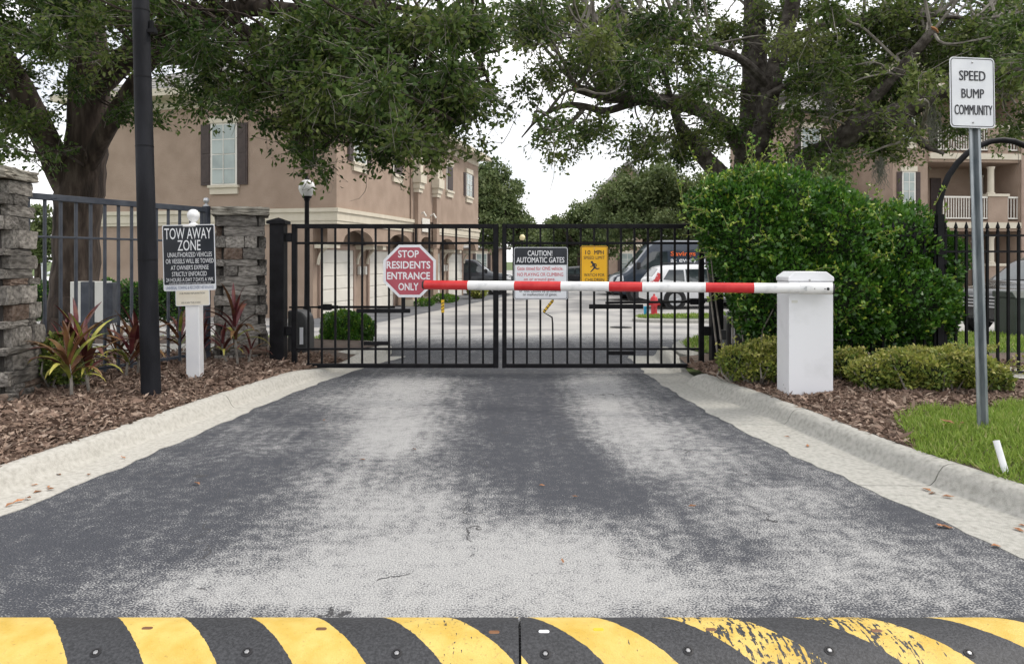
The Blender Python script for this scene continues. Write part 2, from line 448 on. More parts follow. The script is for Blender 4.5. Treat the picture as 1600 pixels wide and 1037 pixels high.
class MB:
    def __init__(s):
        s.v, s.f = [], []
    def add(s, vs, fs):
        k = len(s.v)
        s.v += [tuple(p) for p in vs]
        s.f += [tuple(i + k for i in f) for f in fs]
        return s
    def box(s, fr, u0, u1, v0, v1, n0, n1):
        vs = [fr.pt(u, v, n) for n in (n0, n1) for v in (v0, v1) for u in (u0, u1)]
        return s.add(vs, [(0, 2, 3, 1), (4, 5, 7, 6), (0, 1, 5, 4), (2, 6, 7, 3), (0, 4, 6, 2), (1, 3, 7, 5)])
    def prism(s, fr, out, n0, n1):
        k = len(out)
        vs = [fr.pt(u, v, n0) for u, v in out] + [fr.pt(u, v, n1) for u, v in out]
        fs = [tuple(range(k - 1, -1, -1)), tuple(range(k, 2 * k))]
        fs += [(i, (i + 1) % k, k + (i + 1) % k, k + i) for i in range(k)]
        return s.add(vs, fs)
    def ring(s, fr, outer, inner, n0, n1):
        k = len(outer)
        vs = [fr.pt(u, v, n) for n in (n0, n1) for o in (outer, inner) for u, v in o]
        fs = []
        for i in range(k):
            j = (i + 1) % k
            fs += [(2 * k + i, 2 * k + j, 3 * k + j, 3 * k + i), (i, j, 2 * k + j, 2 * k + i), (k + j, k + i, 3 * k + i, 3 * k + j), (j, i, k + i, k + j)]
        return s.add(vs, fs)
    def tube(s, pts, rad, n=8, caps=True, squash=1.0):
        pts = [Vector(p) for p in pts]
        if not isinstance(rad, (list, tuple)): rad = [rad] * len(pts)
        vs, fs = [], []
        t0 = (pts[1] - pts[0]).normalized()
        a = t0.orthogonal().normalized()
        for i, p in enumerate(pts):
            t = (pts[min(i + 1, len(pts) - 1)] - pts[max(i - 1, 0)])
            if t.length < 1e-9: t = t0
            t = t.normalized()
            a = (a - t * a.dot(t))
            a = a.normalized() if a.length > 1e-6 else t.orthogonal().normalized()
            b = t.cross(a)
            for k in range(n):
                th = 2 * PI * k / n
                vs.append(p + (a * math.cos(th) + b * math.sin(th) * squash) * rad[i])
        for i in range(len(pts) - 1):
            for k in range(n):
                fs.append((i * n + k, i * n + (k + 1) % n, (i + 1) * n + (k + 1) % n, (i + 1) * n + k))
        if caps:
            fs.append(tuple(range(n - 1, -1, -1)))
            fs.append(tuple(range((len(pts) - 1) * n, len(pts) * n)))
        return s.add(vs, fs)
    def lathe(s, c, prof, n=20, axis=(0, 0, 1)):
        q = Vector((0, 0, 1)).rotation_difference(Vector(axis))
        c = Vector(c)
        vs, fs = [], []
        for r, z in prof:
            for k in range(n):
                th = 2 * PI * k / n
                vs.append(c + q @ Vector((r * math.cos(th), r * math.sin(th), z)))
        for i in range(len(prof) - 1):
            for k in range(n):
                fs.append((i * n + k, i * n + (k + 1) % n, (i + 1) * n + (k + 1) % n, (i + 1) * n + k))
        fs.append(tuple(range(n - 1, -1, -1)))
        fs.append(tuple(range((len(prof) - 1) * n, len(prof) * n)))
        return s.add(vs, fs)
    def ball(s, c, r, n=14, m=9, sq=(1, 1, 1)):
        c = Vector(c)
        vs, fs = [], []
        for i in range(m + 1):
            ph = PI * i / m
            for k in range(n):
                th = 2 * PI * k / n
                vs.append(c + Vector((r * sq[0] * math.sin(ph) * math.cos(th), r * sq[1] * math.sin(ph) * math.sin(th), r * sq[2] * math.cos(ph))))
        for i in range(m):
            for k in range(n):
                fs.append((i * n + k, (i + 1) * n + k, (i + 1) * n + (k + 1) % n, i * n + (k + 1) % n))
        return s.add(vs, fs)
    def mesh(s, name, center=None, smooth=False):
        c = Vector(center) if center is not None else (sum((Vector(p) for p in s.v), Vector()) / max(1, len(s.v)))
        me = bpy.data.meshes.new(name)
        me.from_pydata([tuple(Vector(p) - c) for p in s.v], [], s.f)
        bm = bmesh.new()
        bm.from_mesh(me)
        bmesh.ops.remove_doubles(bm, verts=bm.verts, dist=1e-6)
        bmesh.ops.recalc_face_normals(bm, faces=bm.faces)
        bm.to_mesh(me)
        bm.free()
        if smooth:
            me.polygons.foreach_set('use_smooth', [True] * len(me.polygons))
            try: me.set_sharp_from_angle(angle=math.radians(38))
            except Exception: pass
        return me, c
    def build(s, name, mat, parent=None, smooth=False, bevel=0.0, seg=2):
        me, c = s.mesh(name, None, smooth)
        o = link_mesh(name, me, mat, parent, c)
        if bevel:
            md = o.modifiers.new('bevel', 'BEVEL')
            md.width = bevel
            md.segments = seg
            md.limit_method = 'ANGLE'
        return o

def rrect(w, h, r, seg=5, cx=0.0, cy=0.0):
    out = []
    for sx, sy, a0 in ((1, -1, -90), (1, 1, 0), (-1, 1, 90), (-1, -1, 180)):
        for k in range(seg + 1):
            a = math.radians(a0 + 90 * k / seg)
            out.append((cx + sx * (w / 2 - r) + r * math.cos(a), cy + sy * (h / 2 - r) + r * math.sin(a)))
    return out

def octagon(a):                                     # a = flat-to-flat
    R = a / 2 / math.cos(PI / 8)
    return [(R * math.cos(PI / 8 + k * PI / 4), R * math.sin(PI / 8 + k * PI / 4)) for k in range(8)]

_tc = {}
def text2d(s, bold=0.0):
    key = (s, bold)
    if key not in _tc:
        cu = bpy.data.curves.new('lettering', 'FONT')
        cu.body = s
        cu.offset = bold
        cu.resolution_u = 3
        ob = bpy.data.objects.new('lettering', cu)
        COL.objects.link(ob)
        me = bpy.data.meshes.new_from_object(ob)
        vs = [(v.co.x, v.co.y) for v in me.vertices]
        fs = [tuple(p.vertices) for p in me.polygons]
        bpy.data.objects.remove(ob)
        bpy.data.curves.remove(cu)
        bpy.data.meshes.remove(me)
        _tc[key] = (vs, fs)
    return _tc[key]

def lettering(fr, s, u0, u1, v0, v1, n, mat, parent, bold=0.012):
    strike = 'M' in s and bold > 0 or bold < 0        # heavier strokes by printing twice, slightly apart
    vs, fs = text2d(s, 0.0 if strike else bold)
    xs = [p[0] for p in vs]; ys = [p[1] for p in vs]
    ax, bx, ay, by = min(xs), max(xs), min(ys), max(ys)
    mb = MB()
    mb.add([fr.pt(u0 + (x - ax) / (bx - ax) * (u1 - u0), v0 + (y - ay) / (by - ay) * (v1 - v0), n) for x, y in vs], fs)
    if strike:
        one = list(mb.v), list(mb.f)
        for j in (1, 2):
            d = fr.R * (v1 - v0) * .032 * j - fr.R * (v1 - v0) * .032 + fr.N * .0003 * j
            mb.add([Vector(p) + d for p in one[0]], one[1])
    me, c = MB.mesh(mb, 'lettering')
    return link_mesh('lettering', me, mat, parent, c)

def fast_mesh(name, co, faces, mat, parent=None, at=(0, 0, 0), attrs=None, kind=None, smooth=False):
    co = np.asarray(co, dtype=np.float32)
    faces = np.asarray(faces, dtype=np.int32)
    me = bpy.data.meshes.new(name)
    nv, (nf, k) = len(co), faces.shape
    me.vertices.add(nv)
    a = np.array(at, dtype=np.float32)
    me.vertices.foreach_set('co', (co - a).ravel())
    me.loops.add(nf * k)
    me.loops.foreach_set('vertex_index', faces.ravel())
    me.polygons.add(nf)
    me.polygons.foreach_set('loop_start', np.arange(0, nf * k, k, dtype=np.int32))
    if smooth:
        me.polygons.foreach_set('use_smooth', np.ones(nf, dtype=bool))
    me.update(calc_edges=True)
    me.validate()
    for nm, arr in (attrs or {}).items():
        at_ = me.attributes.new(nm, 'FLOAT', 'POINT')
        at_.data.foreach_set('value', np.asarray(arr, dtype=np.float32))
    o = link_mesh(name, me, mat, parent, at)
    if kind: o['kind'] = kind
    return o

def unit(a):
    return a / np.maximum(1e-9, np.linalg.norm(a, axis=-1, keepdims=True))

def leaf_quads(base, dirs, length, width, rng):
    n = len(base)
    d = unit(dirs)
    r = unit(rng.normal(size=(n, 3)))
    side = unit(np.cross(d, r))
    nor = np.cross(d, side)
    L = length[:, None]; Wd = width[:, None]
    v = np.empty((n, 4, 3), dtype=np.float32)
    v[:, 0] = base
    v[:, 1] = base + d * L * 0.48 + side * Wd * 0.5 + nor * Wd * 0.18
    v[:, 2] = base + d * L
    v[:, 3] = base + d * L * 0.48 - side * Wd * 0.5 + nor * Wd * 0.18
    return v.reshape(-1, 3), np.arange(n * 4, dtype=np.int32).reshape(-1, 4)

# ================================================================== THE SETTING
XA_L = [(-3, -4.9), (0.5, -3.45), (2, -2.85), (3.52, -2.514), (4.45, -2.376), (5.4, -2.27), (6.78, -2.12), (8.35, -1.80), (9.7, -1.35)]
XB_L = [(-3, -5.3), (0.5, -3.75), (2, -3.10), (3.0, -2.85), (3.82, -2.73), (4.25, -2.68), (4.735, -2.59), (5.226, -2.51), (6.27, -2.38), (7.52, -2.12), (8.6, -1.90), (9.6, -1.62)]
XA_R = [(-3, 4.9), (1, 2.78), (2.2, 2.38), (3.054, 2.165), (3.866, 1.988), (5.09, 1.728), (6.5, 1.58), (8.3, 1.48), (9.6, 1.55)]
XB_R = [(-3, 5.4), (1, 3.45), (2.2, 2.92), (3.05, 2.65), (3.49, 2.494), (3.67, 2.436), (3.957, 2.33), (4.37, 2.247), (4.97, 2.17), (5.58, 2.10), (6.2, 2.00), (7.55, 1.74), (9.6, 1.90)]
KW = 0.19

def sheet(name, xs_fn, Ys, nx, zfn, mat, attrs=None, kind='structure', parent=None):
    co, fa = [], []
    for Y in Ys:
        a, b = xs_fn(Y)
        for i in range(nx + 1):
            X = a + (b - a) * i / nx
            co.append((X, Y, zfn(X, Y)))
    for j in range(len(Ys) - 1):
        for i in range(nx):
            k = j * (nx + 1) + i
            fa.append((k, k + 1, k + nx + 2, k + nx + 1))
    co = np.array(co)
    at = {n: f(co) for n, f in (attrs or {}).items()}
    return fast_mesh(name, co, fa, mat, parent, (0, 0, 0), at, kind, smooth=True)

def frange(a, b, st):
    n = max(1, int(round((b - a) / st)))
    return [a + (b - a) * i / n for i in range(n + 1)]

# the ground, one sheet out to the horizon
gY = [-60, -20, -6] + frange(-3, 24, 0.75) + [30, 40, 60, 100, 200, 500, 1500]
sheet('ground', lambda Y: (-900, 900) if Y > 60 else (-160, 160), gY, 40, lambda X, Y: gz(Y) - 0.06, 'ground_grass')

# pavement behind the gate
sheet('rear_road', lambda Y: (-14 if Y < 60 else -40, 46), frange(12.5, 24, 0.5) + [30, 40, 60, 90, 140], 30, lambda X, Y: gz(Y) - 0.012, 'pavement_far')

BLOBS = [(640, 598, 60, 22, .55), (625, 650, 72, 38, .58), (590, 695, 70, 28, .50), (540, 625, 60, 12, .30), (410, 690, 60, 20, .22),
         (930, 590, 50, 20, .55), (945, 632, 62, 30, .60), (995, 680, 75, 25, .55), (1060, 722, 90, 25, .48), (1200, 790, 130, 38, .42),
         (1330, 860, 140, 45, .34), (1480, 930, 150, 40, .25), (560, 765, 110, 42, .36), (600, 870, 200, 55, .46), (750, 905, 220, 65, .50),
         (900, 865, 150, 55, .36), (520, 935, 250, 40, .42), (1000, 930, 200, 40, .34), (330, 915, 120, 30, .30), (1250, 915, 150, 45, .20),
         (640, 790, 110, 30, .25), (830, 655, 62, 55, -.42), (880, 730, 90, 32, -.30), (980, 785, 130, 24, -.26), (1150, 850, 110, 26, -.16),
         (90, 850, 180, 50, -.20), (330, 770, 140, 45, -.16), (800, 578, 520, 9, -.30), (470, 700, 90, 40, -.10), (1400, 800, 60, 30, -.3)]
def wear_of(co):
    X, Y = co[:, 0], np.maximum(co[:, 1], 1.2)
    px, py = HX + F * X / Y, HY + F * EYE / Y
    w = np.full(len(co), 0.20)
    for x, y, rx, ry, val in BLOBS:
        w += val * np.exp(-(((px - x) / rx) ** 2 + ((py - y) / ry) ** 2) * 0.8)
    near = co[:, 1] < 2.2
    w[near] = 0.42
    beh = np.clip((co[:, 1] - 8.1) / 0.5, 0, 1)
    w = w * (1 - beh) + beh * (0.12 + 0.75 * np.clip((co[:, 1] - 10.8) / 3.0, 0, 1))
    return np.clip(w, 0.02, 0.92)
def road_x(Y):
    k = sstep(Y, 8.5, 11)
    return (lerp_tab(XA_L, Y) - 0.12) * (1 - k) + -11 * k, (lerp_tab(XA_R, Y) + 0.12) * (1 - k) + 12 * k
sheet('entrance_drive', road_x, frange(-3, 2, 0.25)[:-1] + frange(2, 8.4, 0.035)[:-1] + frange(8.4, 14.5, 0.12), 150, lambda X, Y: gz(Y), 'worn_asphalt', {'wear': wear_of})

# gutters and kerbs, poured in lengths with open joints between them
_lt = lerp_tab
def lerp_s(tab, Y):                                   # the survey points, smoothed into a fair curve
    return sum(w * _lt(tab, Y + o) for o, w in ((-.7, .1), (-.45, .2), (-.2, .2), (.2, .2), (.45, .2), (.7, .1)))
def rag(Y, s):
    return 0.012 * math.sin(Y * 9.1 + s) + 0.009 * math.sin(Y * 23.7 + 2 * s) + 0.006 * math.sin(Y * 51 + s)
def kerb_run(side, joints, name, mat, hfun, y_end):
    root = empty(name, (0, 4, 0), kind='structure')
    XA, XB = (XA_L, XB_L) if side < 0 else (XA_R, XB_R)
    for a, b in zip(joints, joints[1:]):
        Ys = frange(a + 0.004, b - 0.004, 0.09)
        mb = MB()
        rows = []
        for Y in Ys:
            xb = lerp_s(XB, Y); xa = lerp_s(XA, Y) + rag(Y, side); h = hfun(Y); z = gz(Y)
            pr = [(xa, -0.08), (xa, 0.004), (xb - side * 0.02, 0.002), (xb, 0.006), (xb + side * .025, .25 * h), (xb + side * .045, .62 * h), (xb + side * .07, .88 * h),
                  (xb + side * .10, h * .985), (xb + side * KW * .8, h), (xb + side * KW, h * .93), (xb + side * KW, -0.08)]
            rows.append([(x, Y, z + zz) for x, zz in pr])
        n = len(rows[0])
        vs = [p for r in rows for p in r]
        fs = [(j * n + i, j * n + i + 1, (j + 1) * n + i + 1, (j + 1) * n + i) for j in range(len(rows) - 1) for i in range(n - 1)]
        fs += [tuple(range(n)), tuple((len(rows) - 1) * n + i for i in range(n - 1, -1, -1))]
        mb.add(vs, fs)
        mb.build('kerb_segment', mat, root, smooth=True)
    return root
kerb_run(-1, [-3, -0.5, 1.3, 3.1, 6.15, 9.55], 'kerb_left', 'concrete', lambda Y: 0.12 - 0.07 * sstep(Y, 7.3, 8.3) + 0.06 * sstep(Y, 8.6, 9.3), 9.55)
kerb_run(1, [-3, -0.4, 1.2, 2.6, 4.02, 5.52, 7.42], 'kerb_right', 'concrete_grey', lambda Y: 0.125 - 0.05 * sstep(Y, 7.25, 7.42), 7.4)
kerb_run(1, [7.43, 9.6], 'kerb_rear_right', 'concrete_grey', lambda Y: 0.015 + 0.11 * sstep(Y, 7.9, 8.7), 9.6)

# planting beds on both sides
_bY = np.array(frange(-3, 9.6, .1))
_eL = np.array([-lerp_s(XB_L, y) + KW for y in _bY]); _eR = np.array([lerp_s(XB_R, y) + KW for y in _bY])
def bed_zn(X, Y):                                     # soil starts just below the kerb top and rises away from it
    X, Y = np.asarray(X, float), np.asarray(Y, float)
    d = np.where(X < 0, -X - np.interp(Y, _bY, _eL), X - np.interp(Y, _bY, _eR))
    g = -0.5 * (lambda t: t * t * (3 - 2 * t))(np.clip((Y - 8.6) / 12.4, 0, 1))
    lo = np.where(X < 0, 0.105 - 0.055 * np.clip((Y - 7.3) / 1.0, 0, 1), 0.110)
    k = np.clip((d + .02) / 0.40, 0, 1)
    return g * 0.8 + lo + (0.155 - lo) * k + k * (0.008 * np.sin(X * 3.1 + Y * 2.3) + 0.006 * np.sin(X * 7.7 - Y * 5.1))
def bed_z(X, Y):
    return float(bed_zn(X, Y))
sheet('mulch_bed_left', lambda Y: (-8, lerp_s(XB_L, Y) - KW + 0.015), frange(-3, 9.6, 0.15), 60, bed_z, 'earth')
sheet('mulch_bed_right', lambda Y: (lerp_s(XB_R, Y) + KW - 0.015, 9), frange(-3, 8.6, 0.15), 60, bed_z, 'earth')
# hard ground behind the left fence: a strip of path, then lawn
sheet('path', lambda Y: (-9.0, -3.3 - (9.4 - Y) * .4), frange(8.45, 9.3, 0.2), 8, lambda X, Y: 0.19, 'concrete')

def kerbed_island(name, pts, h, topmat, kerbmat='concrete_grey'):
    # pts: outline (X, Y), counter-clockwise; the kerb is a child of the island's top
    c = Vector((sum(p[0] for p in pts) / len(pts), sum(p[1] for p in pts) / len(pts), 0))
    cz = lambda p: gz(p[1])
    inner = [(c.x + (p[0] - c.x) * (1 - 0.17 / max(.3, (Vector((p[0], p[1], 0)) - c).length)), c.y + (p[1] - c.y) * (1 - 0.17 / max(.3, (Vector((p[0], p[1], 0)) - c).length))) for p in pts]
    k = len(pts)
    mb = MB()
    mb.add([(x, y, cz((x, y)) + h + 0.01) for x, y in inner] + [(c.x, c.y, cz((0, c.y)) + h + 0.05)], [(i, (i + 1) % k, k) for i in range(k)])
    top = mb.build(name, topmat, None, smooth=True)
    tag(top, kind='structure')
    kb = MB()
    lv = []
    for p, q in zip(pts, inner):
        m = (p[0] * .7 + q[0] * .3, p[1] * .7 + q[1] * .3)
        lv += [(p[0], p[1], cz(p) - .08), (p[0], p[1], cz(p) + h * .75), (m[0], m[1], cz(p) + h * 1.02), (q[0], q[1], cz(q) + h), (q[0], q[1], cz(q) - .08)]
    fs = [(i * 5 + j, ((i + 1) % k) * 5 + j, ((i + 1) % k) * 5 + j + 1, i * 5 + j + 1) for i in range(k) for j in range(4)]
    kb.add(lv, fs)
    kb.build('kerb_edge', kerbmat, top, smooth=True)
    return top
def smooth_loop(pts, it=2):
    for _ in range(it):
        q = []
        for a, b in zip(pts, pts[1:] + pts[:1]):
            q += [(a[0] * .75 + b[0] * .25, a[1] * .75 + b[1] * .25), (a[0] * .25 + b[0] * .75, a[1] * .25 + b[1] * .75)]
        pts = q
    return pts
kerbed_island('mulch_island', smooth_loop([(-8, 8.9), (-2.6, 8.7), (-1.62, 9.4), (-1.7, 10.3), (-2.7, 11.0), (-4.3, 11.6), (-8, 11.8)]), 0.12, 'earth', 'concrete')
lawn1 = kerbed_island('lawn_island', smooth_loop([(2.1, 8.5), (2.2, 10.2), (2.9, 11.6), (5, 12.2), (9, 12.2), (9, 8.7), (4, 8.5)]), 0.12, 'ground_grass')
lawn2 = kerbed_island('lawn_strip', smooth_loop([(3.5, 20.7), (3.6, 21.6), (6, 22.9), (12, 24.5), (12, 21.2), (6, 20.3)]), 0.10, 'ground_grass')

# loose wood mulch lying on the beds
def scatter_tris(n, fn, rng):                        # rejection sampling in the ground plane
    out = []
    while sum(len(a) for a in out) < n:
        p = fn(rng, n)
        out.append(p)
    return np.concatenate(out)[:n]
def mulch(name, n, boxes, keep, label):
    rng = np.random.default_rng(5)
    def fn(r, k):
        ar = np.array([(b[1] - b[0]) * (b[3] - b[2]) for b in boxes]); ar = ar / ar.sum()
        w = r.choice(len(boxes), k, p=ar)
        B = np.array(boxes)[w]
        p = np.stack([r.uniform(B[:, 0], B[:, 1]), r.uniform(B[:, 2], B[:, 3])], 1)
        return p[keep(p[:, 0], p[:, 1])]
    p = scatter_tris(n, fn, rng)
    z = bed_zn(p[:, 0], p[:, 1])
    base = np.stack([p[:, 0], p[:, 1], z + rng.uniform(0.0, 0.022, n)], 1)
    d = rng.normal(size=(n, 3)); d[:, 2] = np.abs(d[:, 2]) * 0.22
    L = rng.gamma(4, 0.0085, n) + 0.010
    v, f = leaf_quads(base, d, L, L * rng.uniform(0.18, 0.42, n) + 0.003, rng)
    v4 = v.reshape(-1, 4, 3)
    mid = v4.mean(1, keepdims=True)
    low = np.minimum(v4[:, :, 2], 10)
    v4[:, :, 2] = np.maximum(v4[:, :, 2], bed_zn(v4[:, :, 0], v4[:, :, 1]) + 0.001)
    t = np.clip(rng.beta(1.6, 2.0, n), 0, 1)
    return tag(fast_mesh(name, v4.reshape(-1, 3), f, 'mulch_chip', None, (0, 0, 0), {'tint': np.repeat(t, 4)}), label, 'mulch', kind='stuff')
xl = np.array(frange(-3, 9.6, .1)); xlv = np.array([lerp_s(XB_L, a) for a in xl])
xr = np.array(frange(-3, 9.6, .1)); xrv = np.array([lerp_s(XB_R, a) for a in xr])
mulch('wood_mulch', 62000, [(-4.6, -1.7, 2.9, 8.7)], lambda x, y: x < np.interp(y, xl, xlv) - KW + 0.03, 'brown shredded wood mulch around the tow away sign')
def lawn_edge(x):
    return np.interp(x, [2.0, 2.42, 2.62, 2.95, 3.9, 9], [3.9, 4.35, 4.85, 5.25, 5.5, 5.6])
mulch('wood_mulch', 40000, [(1.9, 5.4, 3.6, 7.9)], lambda x, y: (x > np.interp(y, xr, xrv) + KW - 0.02) & (y > lawn_edge(x) - 0.08 + 0.05 * np.sin(x * 17)), 'brown shredded wood mulch around the white barrier cabinet')

# grass
def grass(name, n, box, keep, zf, hmin, hmax, label, wid=0.006, seed=3):
    rng = np.random.default_rng(seed)
    def fn(r, k):
        p = np.stack([r.uniform(box[0], box[1], k), r.uniform(box[2], box[3], k)], 1)
        return p[keep(p[:, 0], p[:, 1])]
    p = scatter_tris(n, fn, rng)
    base = np.stack([p[:, 0], p[:, 1], zf(p[:, 0], p[:, 1])], 1)
    d = rng.normal(size=(n, 3)) * 0.55; d[:, 2] = np.abs(d[:, 2]) * 0.6 + 0.55
    cl = 0.55 + 0.45 * np.sin(p[:, 0] * 9 + np.sin(p[:, 1] * 7) * 2) * np.sin(p[:, 1] * 11)
    L = rng.uniform(hmin, hmax, n) * (0.75 + 0.4 * cl)
    v, f = leaf_quads(base, d, L, np.full(n, wid) * rng.uniform(.7, 1.5, n), rng)
    t = np.clip(rng.normal(0.36, 0.17, n) + 0.10 * cl, 0, 1)
    dry = rng.random(n) < 0.05
    t[dry] = rng.uniform(.75, 1, dry.sum())
    return tag(fast_mesh(name, v, f, 'grass_blade', None, (0, 0, 0), {'tint': np.repeat(t, 4)}), label, 'grass', kind='stuff')
grass('grass', 52000, (2.2, 4.7, 2.6, 5.7), lambda x, y: (x > np.interp(y, xr, xrv) + KW - 0.01 + 0.03 * np.sin(y * 13)) & (y < lawn_edge(x) + 0.05 * np.sin(x * 17) + .03 * np.sin(x * 41)),
      bed_zn, 0.035, 0.085, 'short bright green grass around the foot of the speed bump sign post')
gzn = lambda Y: -0.5 * (lambda t: t * t * (3 - 2 * t))(np.clip((Y - 8.6) / 12.4, 0, 1))
grass('grass', 16000, (2.3, 8.6, 8.75, 11.9), lambda x, y: (y < 9.8 + (x - 2.3) * 2.2), lambda x, y: gzn(y) + 0.14, 0.04, 0.10, 'green grass just behind the right gate leaf', 0.014, 8)
grass('grass', 9000, (3.7, 11.5, 20.4, 24.1), lambda x, y: (y < 21.5 + (x - 3.6) * .34) & (y > 20.9 - (x - 3.6) * 0.07), lambda x, y: gzn(y) + 0.11, 0.05, 0.12, 'green grass strip around the red hydrant', 0.03, 9)
grass('grass', 15000, (-9, -3.4, 9.2, 14), lambda x, y: (x < -2 - (y - 8) * .2) & ((y > 11.9) | (x < -8.0) | (y < 9)), lambda x, y: gzn(y) - 0.05, 0.05, 0.11, 'shaded green grass under the oak behind the left fence', 0.018, 10)

# striped rubber speed bump
BUMP_Y, BW, BH = 2.338, 0.175, 0.056
bump = empty('speed_bump', (0, BUMP_Y, 0), 'black rubber speed bump with yellow diagonal stripes across the drive', 'speed bump')
def bprof(s):
    return BH * max(0.0, 1 - abs(s / BW) ** 2.3) ** 0.75
def bump_segment(x0, x1, start, cap0=False, cap1=False):
    ss = [-BW + 2 * BW * i / 22 for i in range(23)]
    xs = frange(x0, x1, 0.03)
    co, st, sc = [], [], []
    for x in xs:
        k = 1.0
        if cap0: k = min(k, math.sin(min(1, (x - x0) / 0.22) * PI / 2) ** .7 if x > x0 else 0)
        if cap1: k = min(k, math.sin(min(1, (x1 - x) / 0.22) * PI / 2) ** .7 if x < x1 else 0)
        for s in ss:
            co.append((x, BUMP_Y - s, 0.002 + bprof(s) * k))
            st.append(x - 0.85 * s - start + 0.457 * 20)
            sc.append(0.95 * math.exp(-((x - .95) / .55) ** 2) + 0.55 * math.exp(-((x + .22) / .2) ** 2) - .25)
    n = len(ss)
    fa = [(j * n + i, j * n + i + 1, (j + 1) * n + i + 1, (j + 1) * n + i) for j in range(len(xs) - 1) for i in range(n - 1)]
    return fast_mesh('bump_segment', np.array(co), fa, 'striped_rubber', bump, (0, 0, 0), {'stripe': st, 'scuff': sc}, smooth=True)
bump_segment(-2.62, -1.806, -1.25, cap0=True)
bump_segment(-1.80, 0.021, -1.25)
bump_segment(0.029, 1.85, 0.162)
bump_segment(1.856, 2.32, 0.162, cap1=True)
def on_bump(px, py):
    # where the sight line through a pixel meets the hump
    for i in range(400):
        Y = BUMP_Y - BW + (BW + .03) * i / 400
        p = P(px, py, Y)
        if p.z <= bprof(BUMP_Y - Y) + 0.002:
            return p
    return P(px, py, BUMP_Y)
for px, py in ((150, 1019), (386, 1018), (620, 1020), (852, 1021), (1075, 1016), (1296, 1016), (1514, 1020)):
    p = on_bump(px, py)
    b = MB()
    b.lathe(p - Vector((0, 0, .004)), [(0.0155, 0), (0.0165, .0062), (0.011, .0075), (0.0095, .0052), (0, .005)], 14, (0, -.45, 1))
    h = b.build('bolt_recess', 'hole_dark', bump, smooth=True)
    q = MB()
    q.lathe(p + Vector((0, -.001, .0002)), [(0.0075, 0), (0.0075, .004), (0.005, .0055), (0, .0055)], 6, (0, -.45, 1))
    q.build('bolt', 'bolt_grey', h)
for px, py, mt in ((230, 981, 'ti_brown'), (502, 982, 'ti_brown'), (772, 987, 'dry_leaf'), (850, 986, 'lamp_clear'), (935, 983, 'tape_yellow'), (1111, 983, 'ti_brown'), (1370, 985, 'ti_brown')):
    p = on_bump(px, py)
    b = MB()
    b.prism(Fr(p + Vector((0, 0, -.003)), (1, 0, 0), (0, 1, .12)), rrect(0.036, 0.018, 0.008), 0, 0.0045)
    rr = b.build('reflector', mt, bump, bevel=0.003)

# manhole / drain in the rear road
p = P(970, 507, 1120 * (EYE + .36) / 99)
mh = empty('storm_drain', (p.x, p.y, gz(p.y)), 'dark round storm drain grate set in the pavement behind the right gate leaf', 'drain')
b = MB(); b.lathe((p.x, p.y, gz(p.y)), [(0.36, -.02), (0.36, .006), (0.30, .010), (0.29, .004), (0, .004)], 28); b.build('rim', 'concrete_grey', mh)
for i in range(-4, 5):
    w = math.sqrt(max(0, 0.28 ** 2 - (i * .06) ** 2))
    b = MB(); b.box(W0, p.x - w, p.x + w, p.y + i * .06 - .018, p.y + i * .06 + .018, gz(p.y) + .004, gz(p.y) + .014); b.build('grate_bar', 'black_metal', mh)

